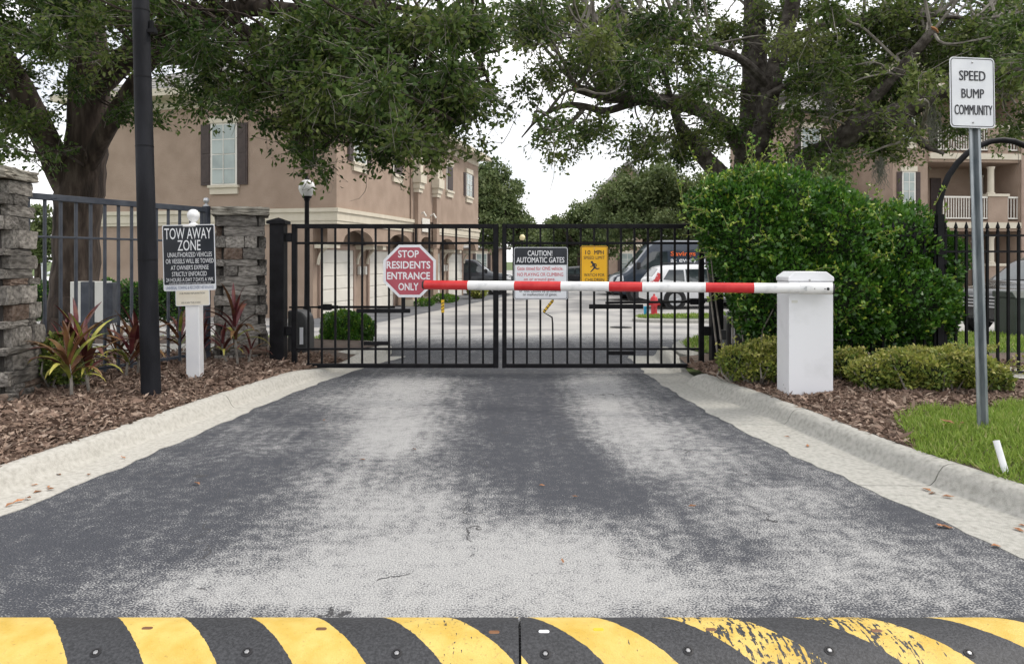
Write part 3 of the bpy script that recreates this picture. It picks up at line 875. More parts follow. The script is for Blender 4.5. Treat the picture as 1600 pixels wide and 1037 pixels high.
# ================================================================== GATE
GY = 8.0
def gp(px): return (px - HX) * GY / F
def gzv(py): return EYE + (HY - py) * GY / F
GF = Fr((0, GY, 0))                                  # u = X, v = Z, n towards the camera
def gate_leaf(xl, xr, picks, label, stile_l, stile_r, bent, taped, low_plate, mid_plate):
    root = empty('swing_gate', ((gp(xl) + gp(xr)) / 2, GY, 0.07), label, 'gate', 'gate leaves across the drive')
    def bar(name, x0, x1, y0, y1, n0, n1, mat='black_metal', bev=0.004):
        b = MB(); b.box(GF, gp(x0), gp(x1), gzv(y1), gzv(y0), n0, n1)
        return b.build(name, mat, root, bevel=bev, seg=1)
    bar('top_rail', stile_l[1], stile_r[0], 350.2, 357.0, -.025, .025)
    bar('bottom_rail', stile_l[1], stile_r[0], 567.8, 574.2, -.025, .025)
    bar('upper_rail', stile_l[1], stile_r[0], 378, 381.8, -.016, .016)
    bar('lower_rail', stile_l[1], stile_r[0], 543.4, 546.6, -.016, .016)
    bar('stile', stile_l[0], stile_l[1], 350, 574.4, -.027, .027)
    bar('stile', stile_r[0], stile_r[1], 350, 574.4, -.027, .027)
    for x in picks:
        if x == bent:
            b = MB()
            pts = [(x, 357), (x, 467), (849, 487.5), (862.5, 495.5), (863.5, 505), (864.2, 568)]
            b.tube([GF.pt(gp(a), gzv(c), 0.004) for a, c in pts], 0.0105, 4)
            o = b.build('picket', 'black_metal', root)
            tag(o, 'picket kinked sideways below the caution sign')
            b = MB()
            b.tube([GF.pt(gp(a), gzv(c), 0.006) for a, c in ((864, 469), (849.6, 487))], 0.0165, 6)
            b.build('tape', 'tape_yellow', o)
            for k in range(4):
                b = MB(); t = .12 + .24 * k
                b.tube([GF.pt(gp(864 - 14.4 * (t + d)), gzv(469 + 18 * (t + d)), 0.006) for d in (0, .06)], 0.0172, 6)
                b.build('tape_stripe', 'sign_print_black', o)
            continue
        b = MB(); b.box(GF, gp(x - 1.55), gp(x + 1.55), gzv(567.8), gzv(357), -.0105, .0105)
        o = b.build('picket', 'black_metal', root)
        if x == taped:
            b = MB(); b.box(GF, gp(x - 2.3), gp(x + 2.3), gzv(488), gzv(468), -.015, .017); b.build('tape', 'tape_yellow', o)
            for k in range(3):
                b = MB(); b.prism(GF, [(gp(x - 2.35), gzv(474 + 5 * k)), (gp(x + 2.35), gzv(471.6 + 5 * k)), (gp(x + 2.35), gzv(472.8 + 5 * k)), (gp(x - 2.35), gzv(475.2 + 5 * k))], .015, .0185); b.build('tape_stripe', 'sign_print_black', o)
    bar('safety_edge', *mid_plate, .012, .045)
    bar('latch_plate', *low_plate, .012, .030)
    return root
gl = gate_leaf(456, 779, [482 + 20.98 * i for i in range(14)], 'left black steel gate leaf carrying the red octagonal sign', (456.4, 464), (770.5, 779), None, 482 + 20.98 * 10, (569, 608, 533, 539), (558, 641.6, 482, 488.4))
gr = gate_leaf(784, 1100, [802.3 + 21.0 * i for i in range(14)], 'right black steel gate leaf carrying the caution and yellow signs', (784.6, 791.6), (1092, 1099.6), 802.3 + 21.0 * 3, None, (950, 991, 548, 554), (920, 1004, 475, 482))

# gate posts
def gate_post(x0, x1, ytop, label, dY=0.0):
    u0, u1 = gp(x0), gp(x1); zt = gzv(ytop)
    c = (u0 + u1) / 2; w = u1 - u0
    r = empty('gate_post', (c, GY + dY, 0.05), label, 'gate post')
    fr = Fr((c, GY + dY, 0), (1, 0, 0))
    b = MB(); b.box(fr, -w / 2 + .02, w / 2 - .02, 0.05, zt - .03, -w / 2 + .02, w / 2 - .02); b.build('shaft', 'black_metal', r, bevel=.008)
    b = MB()
    k = w / 2 + .005
    b.add([fr.pt(-k, zt - .045, -k), fr.pt(k, zt - .045, -k), fr.pt(k, zt - .045, k), fr.pt(-k, zt - .045, k), fr.pt(-k, zt - .012, -k), fr.pt(k, zt - .012, -k), fr.pt(k, zt - .012, k), fr.pt(-k, zt - .012, k), fr.pt(0, zt + .03, 0)],
          [(0, 1, 2, 3), (0, 1, 5, 4), (1, 2, 6, 5), (2, 3, 7, 6), (3, 0, 4, 7), (4, 5, 8), (5, 6, 8), (6, 7, 8), (7, 4, 8)])
    b.build('cap', 'black_metal', r)
    return r, fr
gpl, f1 = gate_post(421.5, 449, 344, 'black square gate post beside the stone pillar')
gpr, f2 = gate_post(1107, 1131, 344, 'black square gate post at the edge of the big bush')
for py in (371, 517):
    b = MB(); b.box(GF, gp(447.4), gp(456.4), gzv(py + 7), gzv(py - 7), -.03, .03); b.build('hinge', 'black_metal', gpl, bevel=.006)
    b = MB(); b.box(GF, gp(1099.6), gp(1109), gzv(py + 7), gzv(py - 7), -.03, .03); b.build('hinge', 'black_metal', gpr, bevel=.006)
b = MB(); b.box(GF, gp(1118), gp(1128), gzv(528), gzv(513), .13, .17); b.build('junction_box', 'operator_grey', gpr, bevel=.005)
b = MB(); b.tube([GF.pt(gp(1124), gzv(528), .15), GF.pt(gp(1124), gzv(570), .15)], .011, 8); b.build('conduit', 'galvanised', gpr)

# gate operators with their long arms, behind the leaves
def operator(x0, x1, y0, y1, Y, arm, label, flip):
    a, c = P(x0, y0, Y), P(x1, y1, Y)
    z0 = bed_z(a.x, Y)
    r = empty('gate_operator', ((a.x + c.x) / 2, Y, z0), label, 'gate operator')
    w = c.x - a.x; h = a.z - z0
    fr = Fr((a.x, Y, z0))
    out = [(0, 0), (w, 0), (w, h * .72), (w * .93, h * .86), (w * .72, h * .96), (w * .4, h), (0, h)]
    if flip: out = [(w - u, v) for u, v in out][::-1]
    b = MB(); b.prism(fr, out, -.32, 0); b.build('cover', 'operator_grey', r, bevel=.02)
    b = MB(); b.box(fr, (w * .62 if not flip else w * .2), (w * .80 if not flip else w * .38), h * .24, h * .62, 0.001, .004); b.build('label_plate', 'sign_white', r)
    ax0, ax1, ay0, ay1, joint = arm
    YA = GY + .12
    b = MB(); b.tube([P(ax0, ay0, YA), P(joint, (ay0 + ay1) / 2, YA)], .011, 6); b.tube([P(joint, (ay0 + ay1) / 2, YA), P(ax1, ay1, YA)], .015, 6); b.build('arm', 'black_metal', r)
    q = P(joint, (ay0 + ay1) / 2, YA)
    b = MB(); b.box(Fr(q), -.05, .045, -.035, .035, -.03, .03); b.box(Fr(q), .045, .12, -.02, .02, -.02, .02); b.box(Fr(q), -.11, -.05, -.018, .018, -.02, .02); b.build('joint', 'black_metal', r, bevel=.008)
    return r
operator(449, 480, 485, 564, 8.55, (452, 617, 480, 479.5, 512), 'dark grey gate operator behind the left gate leaf by the stone pillar', False)
operator(1136, 1168, 488, 560, 8.6, (1128, 946, 469, 473, 1085), 'dark grey gate operator behind the big bush at the right gate post', True)

# ------------------------------------------------------------------ signs
def sign_plate(root, fr, outline, mat='aluminium', t=0.0025, rim=None):
    b = MB(); b.prism(fr, outline, -t, 0)
    return b.build('plate', mat, root)
def face(root, fr, out, mat, n, name='face'):
    b = MB(); b.prism(fr, out, n - .0006, n); return b.build(name, mat, root)
def border(root, fr, o, i, mat, n):
    b = MB(); b.ring(fr, o, i, n - .0006, n); return b.build('border', mat, root)
def bolts(root, fr, pts, r=.006):
    for u, v in pts:
        b = MB(); b.lathe(fr.pt(u, v, .001), [(r, 0), (r, .003), (r * .6, .005), (0, .005)], 8, fr.N); b.build('bolt', 'bolt_grey', root)

# red octagon
SY = GY - .05
c = P(640, 423.4, SY)
st = empty('stop_sign', c, 'faded red octagonal stop sign for residents hung on the left gate leaf', 'sign')
fr = Fr(c)
s1 = 82 * SY / F
sign_plate(st, fr, octagon(s1), 'sign_white')
face(st, fr, octagon(s1 * .93), 'sign_print_white', .0012, 'white_edge')
face(st, fr, octagon(s1 * .90), 'sign_red', .0024)
k = SY / F
for s, x0, x1, y0, y1 in (('STOP', 622, 654.5, 402.5, 391), ('RESIDENTS', 604, 672.5, 419.8, 408), ('ENTRANCE', 605, 672, 436.6, 425), ('ONLY', 622.5, 654, 453.6, 442)):
    lettering(fr, s, (x0 - 640) * k, (x1 - 640) * k, (423.4 - y0) * k, (423.4 - y1) * k, .0036, 'sign_print_white', st, .02)
b = MB(); b.box(fr, -.085, -.050, -.43, -.29, -.02, -.006); b.build('bracket', 'black_metal', st)

# caution sign
c = P(845, 427, SY)
cs = empty('caution_sign', c, 'white caution sign with black header hung on the right gate leaf', 'sign')
fr = Fr(c); w, h = 84 * k, 81.5 * k
sign_plate(cs, fr, rrect(w, h, .022), 'sign_white')
border(cs, fr, rrect(w - .012, h - .012, .018), rrect(w - .024, h - .024, .013), 'sign_print_black', .0012)
hd = [(-w / 2 + .012, h / 2 - .195), (w / 2 - .012, h / 2 - .195), (w / 2 - .012, h / 2 - .022), (w / 2 - .022, h / 2 - .012), (-w / 2 + .022, h / 2 - .012), (-w / 2 + .012, h / 2 - .022)]
face(cs, fr, hd, 'sign_black', .0018, 'header')
def T(s, x0, x1, y0, y1, mat, par, fr, cx, cy, k, bold=.012, n=.003):
    lettering(fr, s, (x0 - cx) * k, (x1 - cx) * k, (cy - y0) * k, (cy - y1) * k, n, mat, par, bold)
T('CAUTION!', 824.5, 863, 399.8, 391.4, 'sign_print_white', cs, fr, 845, 427, k, .012)
T('AUTOMATIC GATES', 807, 881.5, 410.4, 401.8, 'sign_print_white', cs, fr, 845, 427, k, .012)
T('Gate timed for ONE vehicle.', 808, 880, 422, 416.6, 'sign_print_red', cs, fr, 845, 427, k, .004)
T('NO PLAYING OR CLIMBING', 808.5, 880, 431.4, 426, 'sign_print_red', cs, fr, 845, 427, k, .0)
T('on or around gate.', 818.5, 867.5, 439.6, 433.6, 'sign_print_red', cs, fr, 845, 427, k, .004)
T('or loss caused by problems', 811.5, 876, 457.8, 451.8, 'sign_print_black', cs, fr, 845, 427, k, .002)
T('or malfunction of gates.', 817, 870.5, 463.2, 457.6, 'sign_print_black', cs, fr, 845, 427, k, .002)

# yellow sign
c = P(928.5, 416, SY)
ys = empty('speed_limit_sign', c, 'yellow 10 mph speed limit sign with running child on the right gate leaf', 'sign')
fr = Fr(c); w, h = 43 * k, 64 * k
sign_plate(ys, fr, rrect(w, h, .026), 'sign_yellow')
border(ys, fr, rrect(w - .010, h - .010, .022), rrect(w - .024, h - .024, .015), 'sign_print_black', .0012)
A = (928.5, 416, k)
T('10', 914.5, 922.5, 397.6, 391, 'sign_print_black', ys, fr, *A, .004)
T('MPH', 928.5, 943, 397.6, 391, 'sign_print_black', ys, fr, *A, -1)
T('SPEED LIMIT', 912, 945, 405, 400, 'sign_print_black', ys, fr, *A, .0)
T('WATCH FOR', 912.5, 944.5, 432, 427, 'sign_print_black', ys, fr, *A, .0)
T('CHILDREN', 914, 944, 439.6, 434.6, 'sign_print_black', ys, fr, *A, .004)
def stroke(pts, ws):
    b = MB()
    for (a, wa), (d, wb) in zip(zip(pts, ws), list(zip(pts, ws))[1:]):
        a2, d2 = Vector(((a[0] - A[0]) * k, (A[1] - a[1]) * k)), Vector(((d[0] - A[0]) * k, (A[1] - d[1]) * k))
        t = (d2 - a2).normalized(); nrm = Vector((-t.y, t.x))
        q = [a2 + nrm * wa * k, a2 - nrm * wa * k, d2 - nrm * wb * k, d2 + nrm * wb * k]
        stroke.n += .00008
        b.prism(fr, [(p.x, p.y) for p in q], .0008 + stroke.n, .0014 + stroke.n)
    return b
stroke.n = 0
run = MB(); run.prism(fr, [((924.8 + 1.9 * math.cos(t * PI / 6) - A[0]) * k, (A[1] - 409.6 + 1.9 * math.sin(t * PI / 6)) * k) for t in range(12)], .0006, .0013)
for pts, ws in ((((926, 411), (928.5, 415), (929.5, 418.5)), (1.5, 2.0, 1.6)), (((927, 412), (931.5, 412.6), (932, 416.4)), (.8, .7, .6)), (((926.5, 412.5), (925.6, 416), (922.3, 416.6)), (.9, .7, .5)),
                (((929.5, 418), (932.6, 420.2), (936.6, 419)), (1.3, 1.0, .6)), (((929, 418), (926.4, 421), (922.6, 425)), (1.4, 1.0, .6))):
    s_ = stroke(pts, ws); run.add(s_.v, s_.f)
run.build('running_figure', 'sign_print_black', ys)
bolts(ys, fr, [(0, h / 2 - .03)], .005)

# speed bump community sign on its channel post
PY = 4.66
base = P(1537, 664, PY); top = P(1520.5, 96, PY + .03)
base.z = bed_z(base.x, base.y) - .05
sp = empty('sign_post', base, 'galvanised perforated channel post leaning in the grass on the right', 'sign post')
U = (top - base).normalized()
R = Vector((1, 0.16, 0)); R = (R - U * R.dot(U)).normalized()
pf = Fr(base, R, U); Lp = (top - base).length
hat = [(-.040, -.004), (-.040, 0.0), (-.022, 0.0), (-.014, -.030), (.014, -.030), (.022, 0.0), (.040, 0.0), (.040, -.004), (.025, -.004), (.017, -.034), (-.017, -.034), (-.025, -.004)]
b = MB()
vs = [pf.pt(u, v, n) for v in (0, Lp) for u, n in hat]
kk = len(hat)
b.add(vs, [(i, (i + 1) % kk, kk + (i + 1) % kk, kk + i) for i in range(kk)] + [tuple(range(kk)), tuple(range(2 * kk - 1, kk - 1, -1))])
b.build('channel', 'galvanised', sp)
for i in range(62):
    v = .10 + i * .0254 * 1.0
    if v > Lp - .5: break
    b = MB(); b.lathe(pf.pt(0, v, -.0298), [(.0048, 0), (.0048, .0009), (0, .0009)], 8, pf.N)
    b.build('hole', 'hole_dark', sp)
sc_ = pf.pt(0, 0, 0)
sgc = P(1519.5, 145, PY - .01)
sg = empty('speed_bump_sign', sgc, 'white speed bump community sign on the leaning channel post', 'sign')
U2 = (U + Vector((0.012, 0, 0))).normalized()
R2 = (R - U2 * R.dot(U2)).normalized()
fr = Fr(sgc, R2, U2)
k2 = sgc.y / F
w, h = 79 * k2, 110 * k2
sign_plate(sg, fr, rrect(w, h, .028, 6), 'sign_white')
border(sg, fr, rrect(w - .014, h - .014, .024, 6), rrect(w - .024, h - .024, .019, 6), 'sign_print_black', .0012)
B2 = (1519.5, 145, k2)
T('SPEED', 1496, 1542, 126.5, 111, 'sign_print_black', sg, fr, *B2, -1)
T('BUMP', 1499.5, 1539, 154, 139.5, 'sign_print_black', sg, fr, *B2, -1)
T('COMMUNITY', 1487, 1553.5, 180, 164.5, 'sign_print_black', sg, fr, *B2, -1)
bolts(sg, fr, [(0, .195), (0, -.195)], .006)

# tow away sign and its vinyl post
TY = 6.78
tb = P(305, 589, TY)
tp = empty('sign_post', (tb.x, TY, tb.z - .03), 'white square vinyl post with ball finial among the red plants', 'sign post')
fr = Fr((tb.x, TY, tb.z - .03), (1, .10, 0), (-0.012, 0, 1))
hp = 239 * TY / F
b = MB(); b.box(fr, -.062, .062, -.05, hp, -.062, .062); b.build('shaft', 'white_vinyl', tp, bevel=.006)
b = MB(); b.box(fr, -.074, .074, hp, hp + .022, -.074, .074); b.build('cap', 'white_vinyl', tp, bevel=.005)
b = MB(); b.lathe(fr.pt(0, hp + .022, 0), [(.04, 0), (.036, .012), (.022, .02), (.02, .028), (.0385, .044), (.054, .072), (.0575, .09), (.054, .108), (.0385, .134), (.02, .145), (0, .148)], 20); b.build('ball_finial', 'white_vinyl', tp, smooth=True)
ty = TY - .072
tc_ = P(295.5, 402.5, ty)
ts = empty('tow_away_sign', tc_, 'black tow away zone sign with white lettering on the white post', 'sign')
U3 = Vector((-.026, 0, 1)).normalized(); R3 = Vector((1, .06, 0.015)); R3 = (R3 - U3 * R3.dot(U3)).normalized()
fr = Fr(tc_, R3, U3)
k3 = ty / F
w, h = 80 * k3, 103 * k3
sign_plate(ts, fr, rrect(w, h, .018), 'sign_white')
inner = rrect(w - .016, h - .066, .012, 5, 0, .025)
face(ts, fr, inner, 'sign_black', .0012)
D = (295.5, 402.5, k3)
T('TOW AWAY', 259, 330.5, 373.5, 356, 'sign_print_white', ts, fr, *D, .004)
T('ZONE', 278.5, 313.5, 391.5, 375, 'sign_print_white', ts, fr, *D, .004)
for s, x0, x1, y0, y1 in (('UNAUTHORIZED VEHICLES', 263, 330.5, 401.4, 394.2), ('OR VESSELS WILL BE TOWED', 260, 333, 411.3, 404.2), ('AT OWNER\'S EXPENSE', 267.5, 325, 421.3, 414.2), ('STRICTLY ENFORCED', 269, 322, 431.3, 424.3), ('24 HOURS A DAY 7 DAYS A WK', 260, 332, 439.6, 433.8)):
    T(s, x0, x1, y0, y1, 'sign_print_white', ts, fr, *D, .0)
T('CHAPTER 85, ORANGE COUNTY CODE AND FL. STAT. 715.07', 264, 328, 444, 441.4, 'sign_print_white', ts, fr, *D, .0)
T('UNIVERSAL TOWING & RECOVERY 407-816-0102', 259.5, 332, 451.6, 446.6, 'sign_print_blue', ts, fr, *D, .0)
qc = P(301, 465.2, ty)
sm = empty('notice_sign', qc, 'small cream notice plate below the tow away sign', 'sign')
fr = Fr(qc, R3, U3)
sign_plate(sm, fr, rrect(52 * k3, 25 * k3, .014), 'sign_white')
face(sm, fr, rrect(50 * k3, 23 * k3, .012), 'sign_cream', .0012)
Q = (301, 465.2, k3)
T('FOR MORE INFORMATION', 281.5, 320, 459.4, 456.6, 'sign_print_black', sm, fr, *Q, .0, .0022)
T('OR SCAN THIS CODE', 283.5, 313, 474, 471.2, 'sign_print_black', sm, fr, *Q, .0, .0022)

# ------------------------------------------------------------------ barrier
BY = 5.95
bl = P(1233, 619, BY); br_ = P(1301, 613, BY)
zb = bed_z(2.45, BY) - .03
br = empty('barrier_gate', (2.47, 6.05, zb), 'white barrier gate cabinet on the mulch with a red and white striped arm', 'barrier')
fr = Fr((bl.x, BY, zb), (1, -.03, 0))
Wc = .362
ztop = EYE + (HY - 440) * BY / F - zb; zpk = EYE + (HY - 424.5) * BY / F - zb
b = MB(); b.box(fr, 0, Wc, 0, ztop, -.30, 0); b.build('housing', 'white_paint', br, bevel=.006)
b = MB()
out = [(-.006, ztop + .003), (Wc + .006, ztop + .003), (Wc + .006, ztop + .036), (Wc - .055, zpk), (.055, zpk), (-.006, ztop + .036)]
b.prism(fr, out, -.306, .006); b.build('lid', 'white_paint', br, bevel=.005)
b = MB(); b.box(fr, -.03, Wc + .03, -.06, .012, -.34, .03); b.build('base_plate', 'concrete_grey', br)
b = MB(); b.lathe(fr.pt(.165, ztop + .012, .007), [(.008, 0), (.008, .004), (0, .005)], 10, fr.N); b.build('lock', 'bolt_grey', br)
for i, v in enumerate((.05, .075, .10)):
    b = MB(); b.lathe(fr.pt(-.001, v, -.05 - .04 * i), [(.005, 0), (.004, .003), (0, .003)], 8, -fr.R); b.build('rivet', 'bolt_grey', br)
b = MB(); b.prism(fr, rrect(.05, .022, .004, 3, .045, ztop - .165), .001, .0018); b.build('faded_label', 'utility_white', br)

pA, pB = P(662, 445, 6.62), P(1301, 451, 5.80)
ar = empty('arm', pB); ar.parent = br; ar.location = pB - WL[br]
def arm_pt(px):                                     # where a pixel column meets the arm's line
    k = (px - HX) / F
    t = (k * pA.y - pA.x) / ((pB.x - pA.x) - k * (pB.y - pA.y))
    return pA.lerp(pB, t)
edges = [664, 732, 804.5, 877, 952, 1004, 1102.5, 1178, 1262]
for i, (a, d) in enumerate(zip(edges, edges[1:])):
    b = MB(); b.tube([arm_pt(a), arm_pt(d)], .0425, 20, True, 1.0); b.build('red_band' if i % 2 == 0 else 'white_band', 'arm_red' if i % 2 == 0 else 'arm_white', ar, smooth=True)
b = MB(); b.tube([arm_pt(661), arm_pt(664)], [.038, .044], 20); b.build('end_cap', 'plastic_dark', ar, smooth=True)
b = MB(); b.tube([arm_pt(1250), arm_pt(1300)], .0475, 20); b.build('sleeve', 'arm_white', ar, smooth=True)
b = MB(); b.tube([arm_pt(1300), arm_pt(1303)], [.047, .044], 20); b.build('sleeve_cap', 'plastic_dark', ar, smooth=True)
q = arm_pt(1291)
b = MB(); b.tube([q + Vector((0, .30, 0)), q + Vector((0, -.035, 0))], .03, 14); b.build('pivot_shaft', 'aluminium', ar)
for px, rr in ((1290, .012), (1285, .005), (1269, .004)):
    q = arm_pt(px) + Vector((0, -.044, 0))
    b = MB(); b.lathe(q, [(rr, 0), (rr, .006), (rr * .5, .009), (0, .009)], 10, (0, -1, 0)); b.build('bolt', 'hole_dark', ar)
q = arm_pt(1256) + Vector((0, -.0455, 0))
b = MB(); b.prism(Fr(q), [(-.022, 0), (0, -.02), (.022, 0), (0, .02)], 0, .004); b.build('emblem', 'aluminium', ar)

# ------------------------------------------------------------------ black lamp pole on the left
LB = P(236.5, 618, 5.95); LT = P(219.5, -5, 5.95)
LB.z = bed_z(LB.x, LB.y) - .05
lp = empty('utility_pole', LB, 'tall round black painted pole standing in the mulch on the left', 'pole')
d = (LT - LB)
mb = MB()
pts = [LB + d * t for t in [i / 12 for i in range(13)]] + [LB + d * 1.25, LB + d * 1.5]
mb.tube(pts, [.0775 - .0125 * min(i, 12) / 12 for i in range(15)], 26); mb.build('shaft', 'pole_paint', lp, smooth=True)
for t in (.35, .63, .80, .965):
    q = LB + d * t
    mb = MB(); mb.tube([q - d.normalized() * .004, q + d.normalized() * .004], .0785 - .0125 * t + .0015, 26); mb.build('strap', 'black_metal', lp, smooth=True)
q = P(234, 49, 5.95)
mb = MB(); mb.box(Fr(q), -.01, .055, -.02, .012, -.03, .03); mb.box(Fr(q), .0, .03, .012, .09, -.012, .012); mb.box(Fr(q), .045, .052, -.012, .03, -.02, .02); mb.build('bracket', 'black_metal', lp, bevel=.004)
q = LB + d * 1.5
mb = MB(); mb.lathe(q, [(.066, 0), (.07, .01), (.05, .05), (.0, .06)], 20); mb.build('cap', 'black_metal', lp, smooth=True)

# ================================================================== STONE PILLARS
def stone_meshes(n, seed):
    r = random.Random(seed)
    out = []
    for i in range(n):
        bm = bmesh.new()
        bmesh.ops.create_cube(bm, size=1.0)
        bmesh.ops.subdivide_edges(bm, edges=bm.edges, cuts=2, use_grid_fill=True)
        for v in bm.verts:
            k = sum(abs(c) > .49 for c in v.co)
            f = {1: 1.0, 2: .985, 3: .965}.get(k, 1)
            v.co = Vector((v.co.x * f + r.uniform(-.022, .022), v.co.y * (f + (.05 if k == 1 else 0)) + r.uniform(-.085, .085), v.co.z * f + r.uniform(-.035, .035)))
        me = bpy.data.meshes.new('stone')
        bm.to_mesh(me); bm.free()
        out.append(me)
    return out
STONES = stone_meshes(10, 3)
STONES_B = stone_meshes(5, 9)
for me in STONES: me.materials.append(M['stone'])
for me in STONES_B: me.materials.append(M['stone_brown'])
def stone_pillar(cx, cy, zb, zt, w0, w1, rot, capw, label, seed):
    r = random.Random(seed)
    root = empty('stone_pillar', (cx, cy, zb), label, 'pillar', 'stone entrance pillars')
    c, s = math.cos(rot), math.sin(rot)
    fr0 = Fr((cx, cy, 0), (c, s, 0), (0, 0, 1))
    b = MB()
    k0, k1 = w0 / 2 - .06, w1 / 2 - .06
    b.add([fr0.pt(u * kk, z, n * kk) for z, kk in ((zb - .1, k0), (zt - .06, k1)) for u, n in ((-1, -1), (1, -1), (1, 1), (-1, 1))], [(0, 1, 2, 3), (4, 5, 6, 7), (0, 1, 5, 4), (1, 2, 6, 5), (2, 3, 7, 6), (3, 0, 4, 7)])
    b.build('core', 'mortar', root)
    z = zb - .03
    row = 0
    while z < zt - .10:
        hgt = r.choice((.055, .075, .09, .11, .13, .15))
        if z + hgt > zt - .055: hgt = zt - .055 - z
        if hgt < .05: break
        t = (z - zb) / (zt - zb)
        half = (w0 + (w1 - w0) * t) / 2
        for side in range(4):
            a = rot + side * PI / 2
            R = Vector((math.cos(a), math.sin(a), 0)); Nn = Vector((math.sin(a), -math.cos(a), 0))
            L = 2 * half - .085
            u = -half if (row + side) % 2 == 0 else -half + .085
            end = u + L
            cuts = [u]
            while cuts[-1] < end - .001:
                nx = cuts[-1] + r.choice((.10, .15, .20, .27, .34, .40))
                if end - nx < .11: nx = end
                cuts.append(nx)
            for q0, q1 in zip(cuts, cuts[1:]):
                proud = r.uniform(-.012, .016)
                dep = .10
                o = bpy.data.objects.new('stone', r.choice(STONES_B) if r.random() < .12 else r.choice(STONES))
                COL.objects.link(o)
                pos = Vector((cx, cy, z + hgt / 2)) + R * ((q0 + q1) / 2) + Nn * (half - dep / 2 + proud)
                o.parent = root
                o.location = pos - WL[root]
                o.rotation_euler = (0, r.uniform(-.02, .02), a + (PI if r.random() < .5 else 0))
                o.scale = (q1 - q0 - .004, dep, hgt - .003)
        z += hgt
        row += 1
    # rough cap slab
    bm = bmesh.new()
    bmesh.ops.create_cube(bm, size=1.0)
    bmesh.ops.subdivide_edges(bm, edges=bm.edges, cuts=6, use_grid_fill=True)
    for v in bm.verts:
        v.co = Vector((v.co.x * capw, v.co.y * capw, v.co.z * .085))
        edge = max(abs(v.co.x), abs(v.co.y)) / (capw / 2)
        if v.co.z > 0: v.co.z += .035 * (1 - edge) + r.uniform(-.006, .006)
        v.co += Vector((r.uniform(-.011, .011), r.uniform(-.011, .011), r.uniform(-.004, .004)))
    me = bpy.data.meshes.new('cap_stone'); bm.to_mesh(me); bm.free()
    o = link_mesh('cap_stone', me, 'cap_stone', root, (cx, cy, zt - .01))
    o.rotation_euler = (0, 0, rot)
    return root
stone_pillar(-4.235, 5.80, .13, 1.97, .60, .43, math.radians(8), .50, 'stacked stone pillar at the left edge beside the fence', 4)
stone_pillar(-3.14, 8.30, .13, 1.83, .55, .51, math.radians(20), .60, 'stacked stone pillar between the fence and the black gate post', 12)

# ================================================================== BLUE-GREY FENCE ON THE LEFT
A0, A1 = Vector((-4.22, 6.16, 0)), Vector((-3.40, 7.95, 0))
fdir = (A1 - A0).normalized(); flen = (A1 - A0).length
ff = Fr(A0, fdir)
lf = empty('metal_fence', (A0 + A1) / 2 + Vector((0, 0, .12)), 'dark blue grey metal picket fence between the two stone pillars', 'fence')
def fb(name, u0, u1, v0, v1, n, mat='blue_metal', par=lf):
    b = MB(); b.box(ff, u0, u1, v0, v1, -n, n); return b.build(name, mat, par, bevel=.003, seg=1)
fb('top_rail', 0, flen, 1.80, 1.855, .026)
fb('middle_rail', 0, flen, 1.465, 1.485, .014)
fb('bottom_rail', 0, flen, .225, .255, .014)
u = .06
while u < flen - .03:
    fb('picket', u - .0125, u + .0125, .20, 1.80, .0125)
    u += .1425
fb('end_post', flen - .02, flen + .045, .08, 1.87, .033)
b = MB(); b.lathe(ff.pt(flen + .012, 1.87, 0), [(.03, 0), (.03, .012), (.014, .02), (.014, .03), (.026, .045), (.033, .065), (.026, .088), (.0, .098)], 14); b.build('ball_finial', 'aluminium', lf, smooth=True)
fb('strap', .24, .30, 1.815, 1.84, .029)
# short post and utility cabinet behind it
q = P(137, 0, 9.6)
b = MB(); b.box(Fr((q.x, 9.6, 0)), -.062, .062, -.05, EYE - 32 * 9.6 / F, -.06, .06)
tag(b.build('short_post', 'blue_metal', None, bevel=.006), 'short dark blue grey post in front of the white utility cabinet', 'post')
q = P(136, 440, 11.2)
uc = empty('utility_cabinet', (q.x, 11.2, 0), 'off white utility cabinet under the oak behind the left fence', 'cabinet')
fr = Fr((q.x, 11.2, 0), (1, .12, 0))
zt_ = EYE - 32 * 11.2 / F
b = MB(); b.box(fr, -.25, .25, .30, zt_, -.30, 0); b.build('door_panel', 'utility_white', uc, bevel=.01)
b = MB(); b.box(fr, .252, .36, .28, zt_ - .02, -.34, -.03); b.build('side_box', 'blue_metal', uc, bevel=.01)
b = MB(); b.box(fr, -.22, .22, -.15, .30, -.27, -.03); b.build('pedestal', 'operator_grey', uc)

# ================================================================== IRON FENCE WITH ARCHED WALK GATE ON THE RIGHT
IY = 6.86
irf = Fr((0, IY, 0))
ir = empty('iron_fence', (5.0, IY, .12), 'black iron fence with spear points behind the sign post on the right', 'fence')
def ip(px): return (px - HX) * IY / F
def iz(py): return EYE + (HY - py) * IY / F
def ib(name, u0, u1, v0, v1, n, par=ir):
    b = MB(); b.box(irf, u0, u1, v0, v1, -n, n); return b.build(name, 'black_metal', par)
for py in (368, 393, 581):
    ib('rail', ip(1300), ip(1760), iz(py + 1.6), iz(py - 1.6), .014)
for i in range(-10, 17):
    x = 1493.5 + 16.35 * i
    pk = ib('picket', ip(x - 1.7), ip(x + 1.7), iz(591), iz(361), .0105)
    b = MB()
    b.lathe((ip(x), IY, iz(361)), [(.010, 0), (.017, .008), (.010, .016), (.010, .022), (.019, .032), (.010, .066), (.0015, .092)], 8)
    b.build('spear_point', 'black_metal', pk, smooth=True)
b = MB(); b.box(irf, ip(1463), ip(1473), .0, iz(335), -.03, .03); b.build('gate_post', 'black_metal', ir)
arch = [(1466.5, 338), (1468, 318), (1473, 296), (1482, 275), (1495, 256), (1511, 240), (1530, 228), (1548, 221), (1566, 219)]
arch += [(1566 * 2 - x, y) for x, y in arch[-2::-1]]
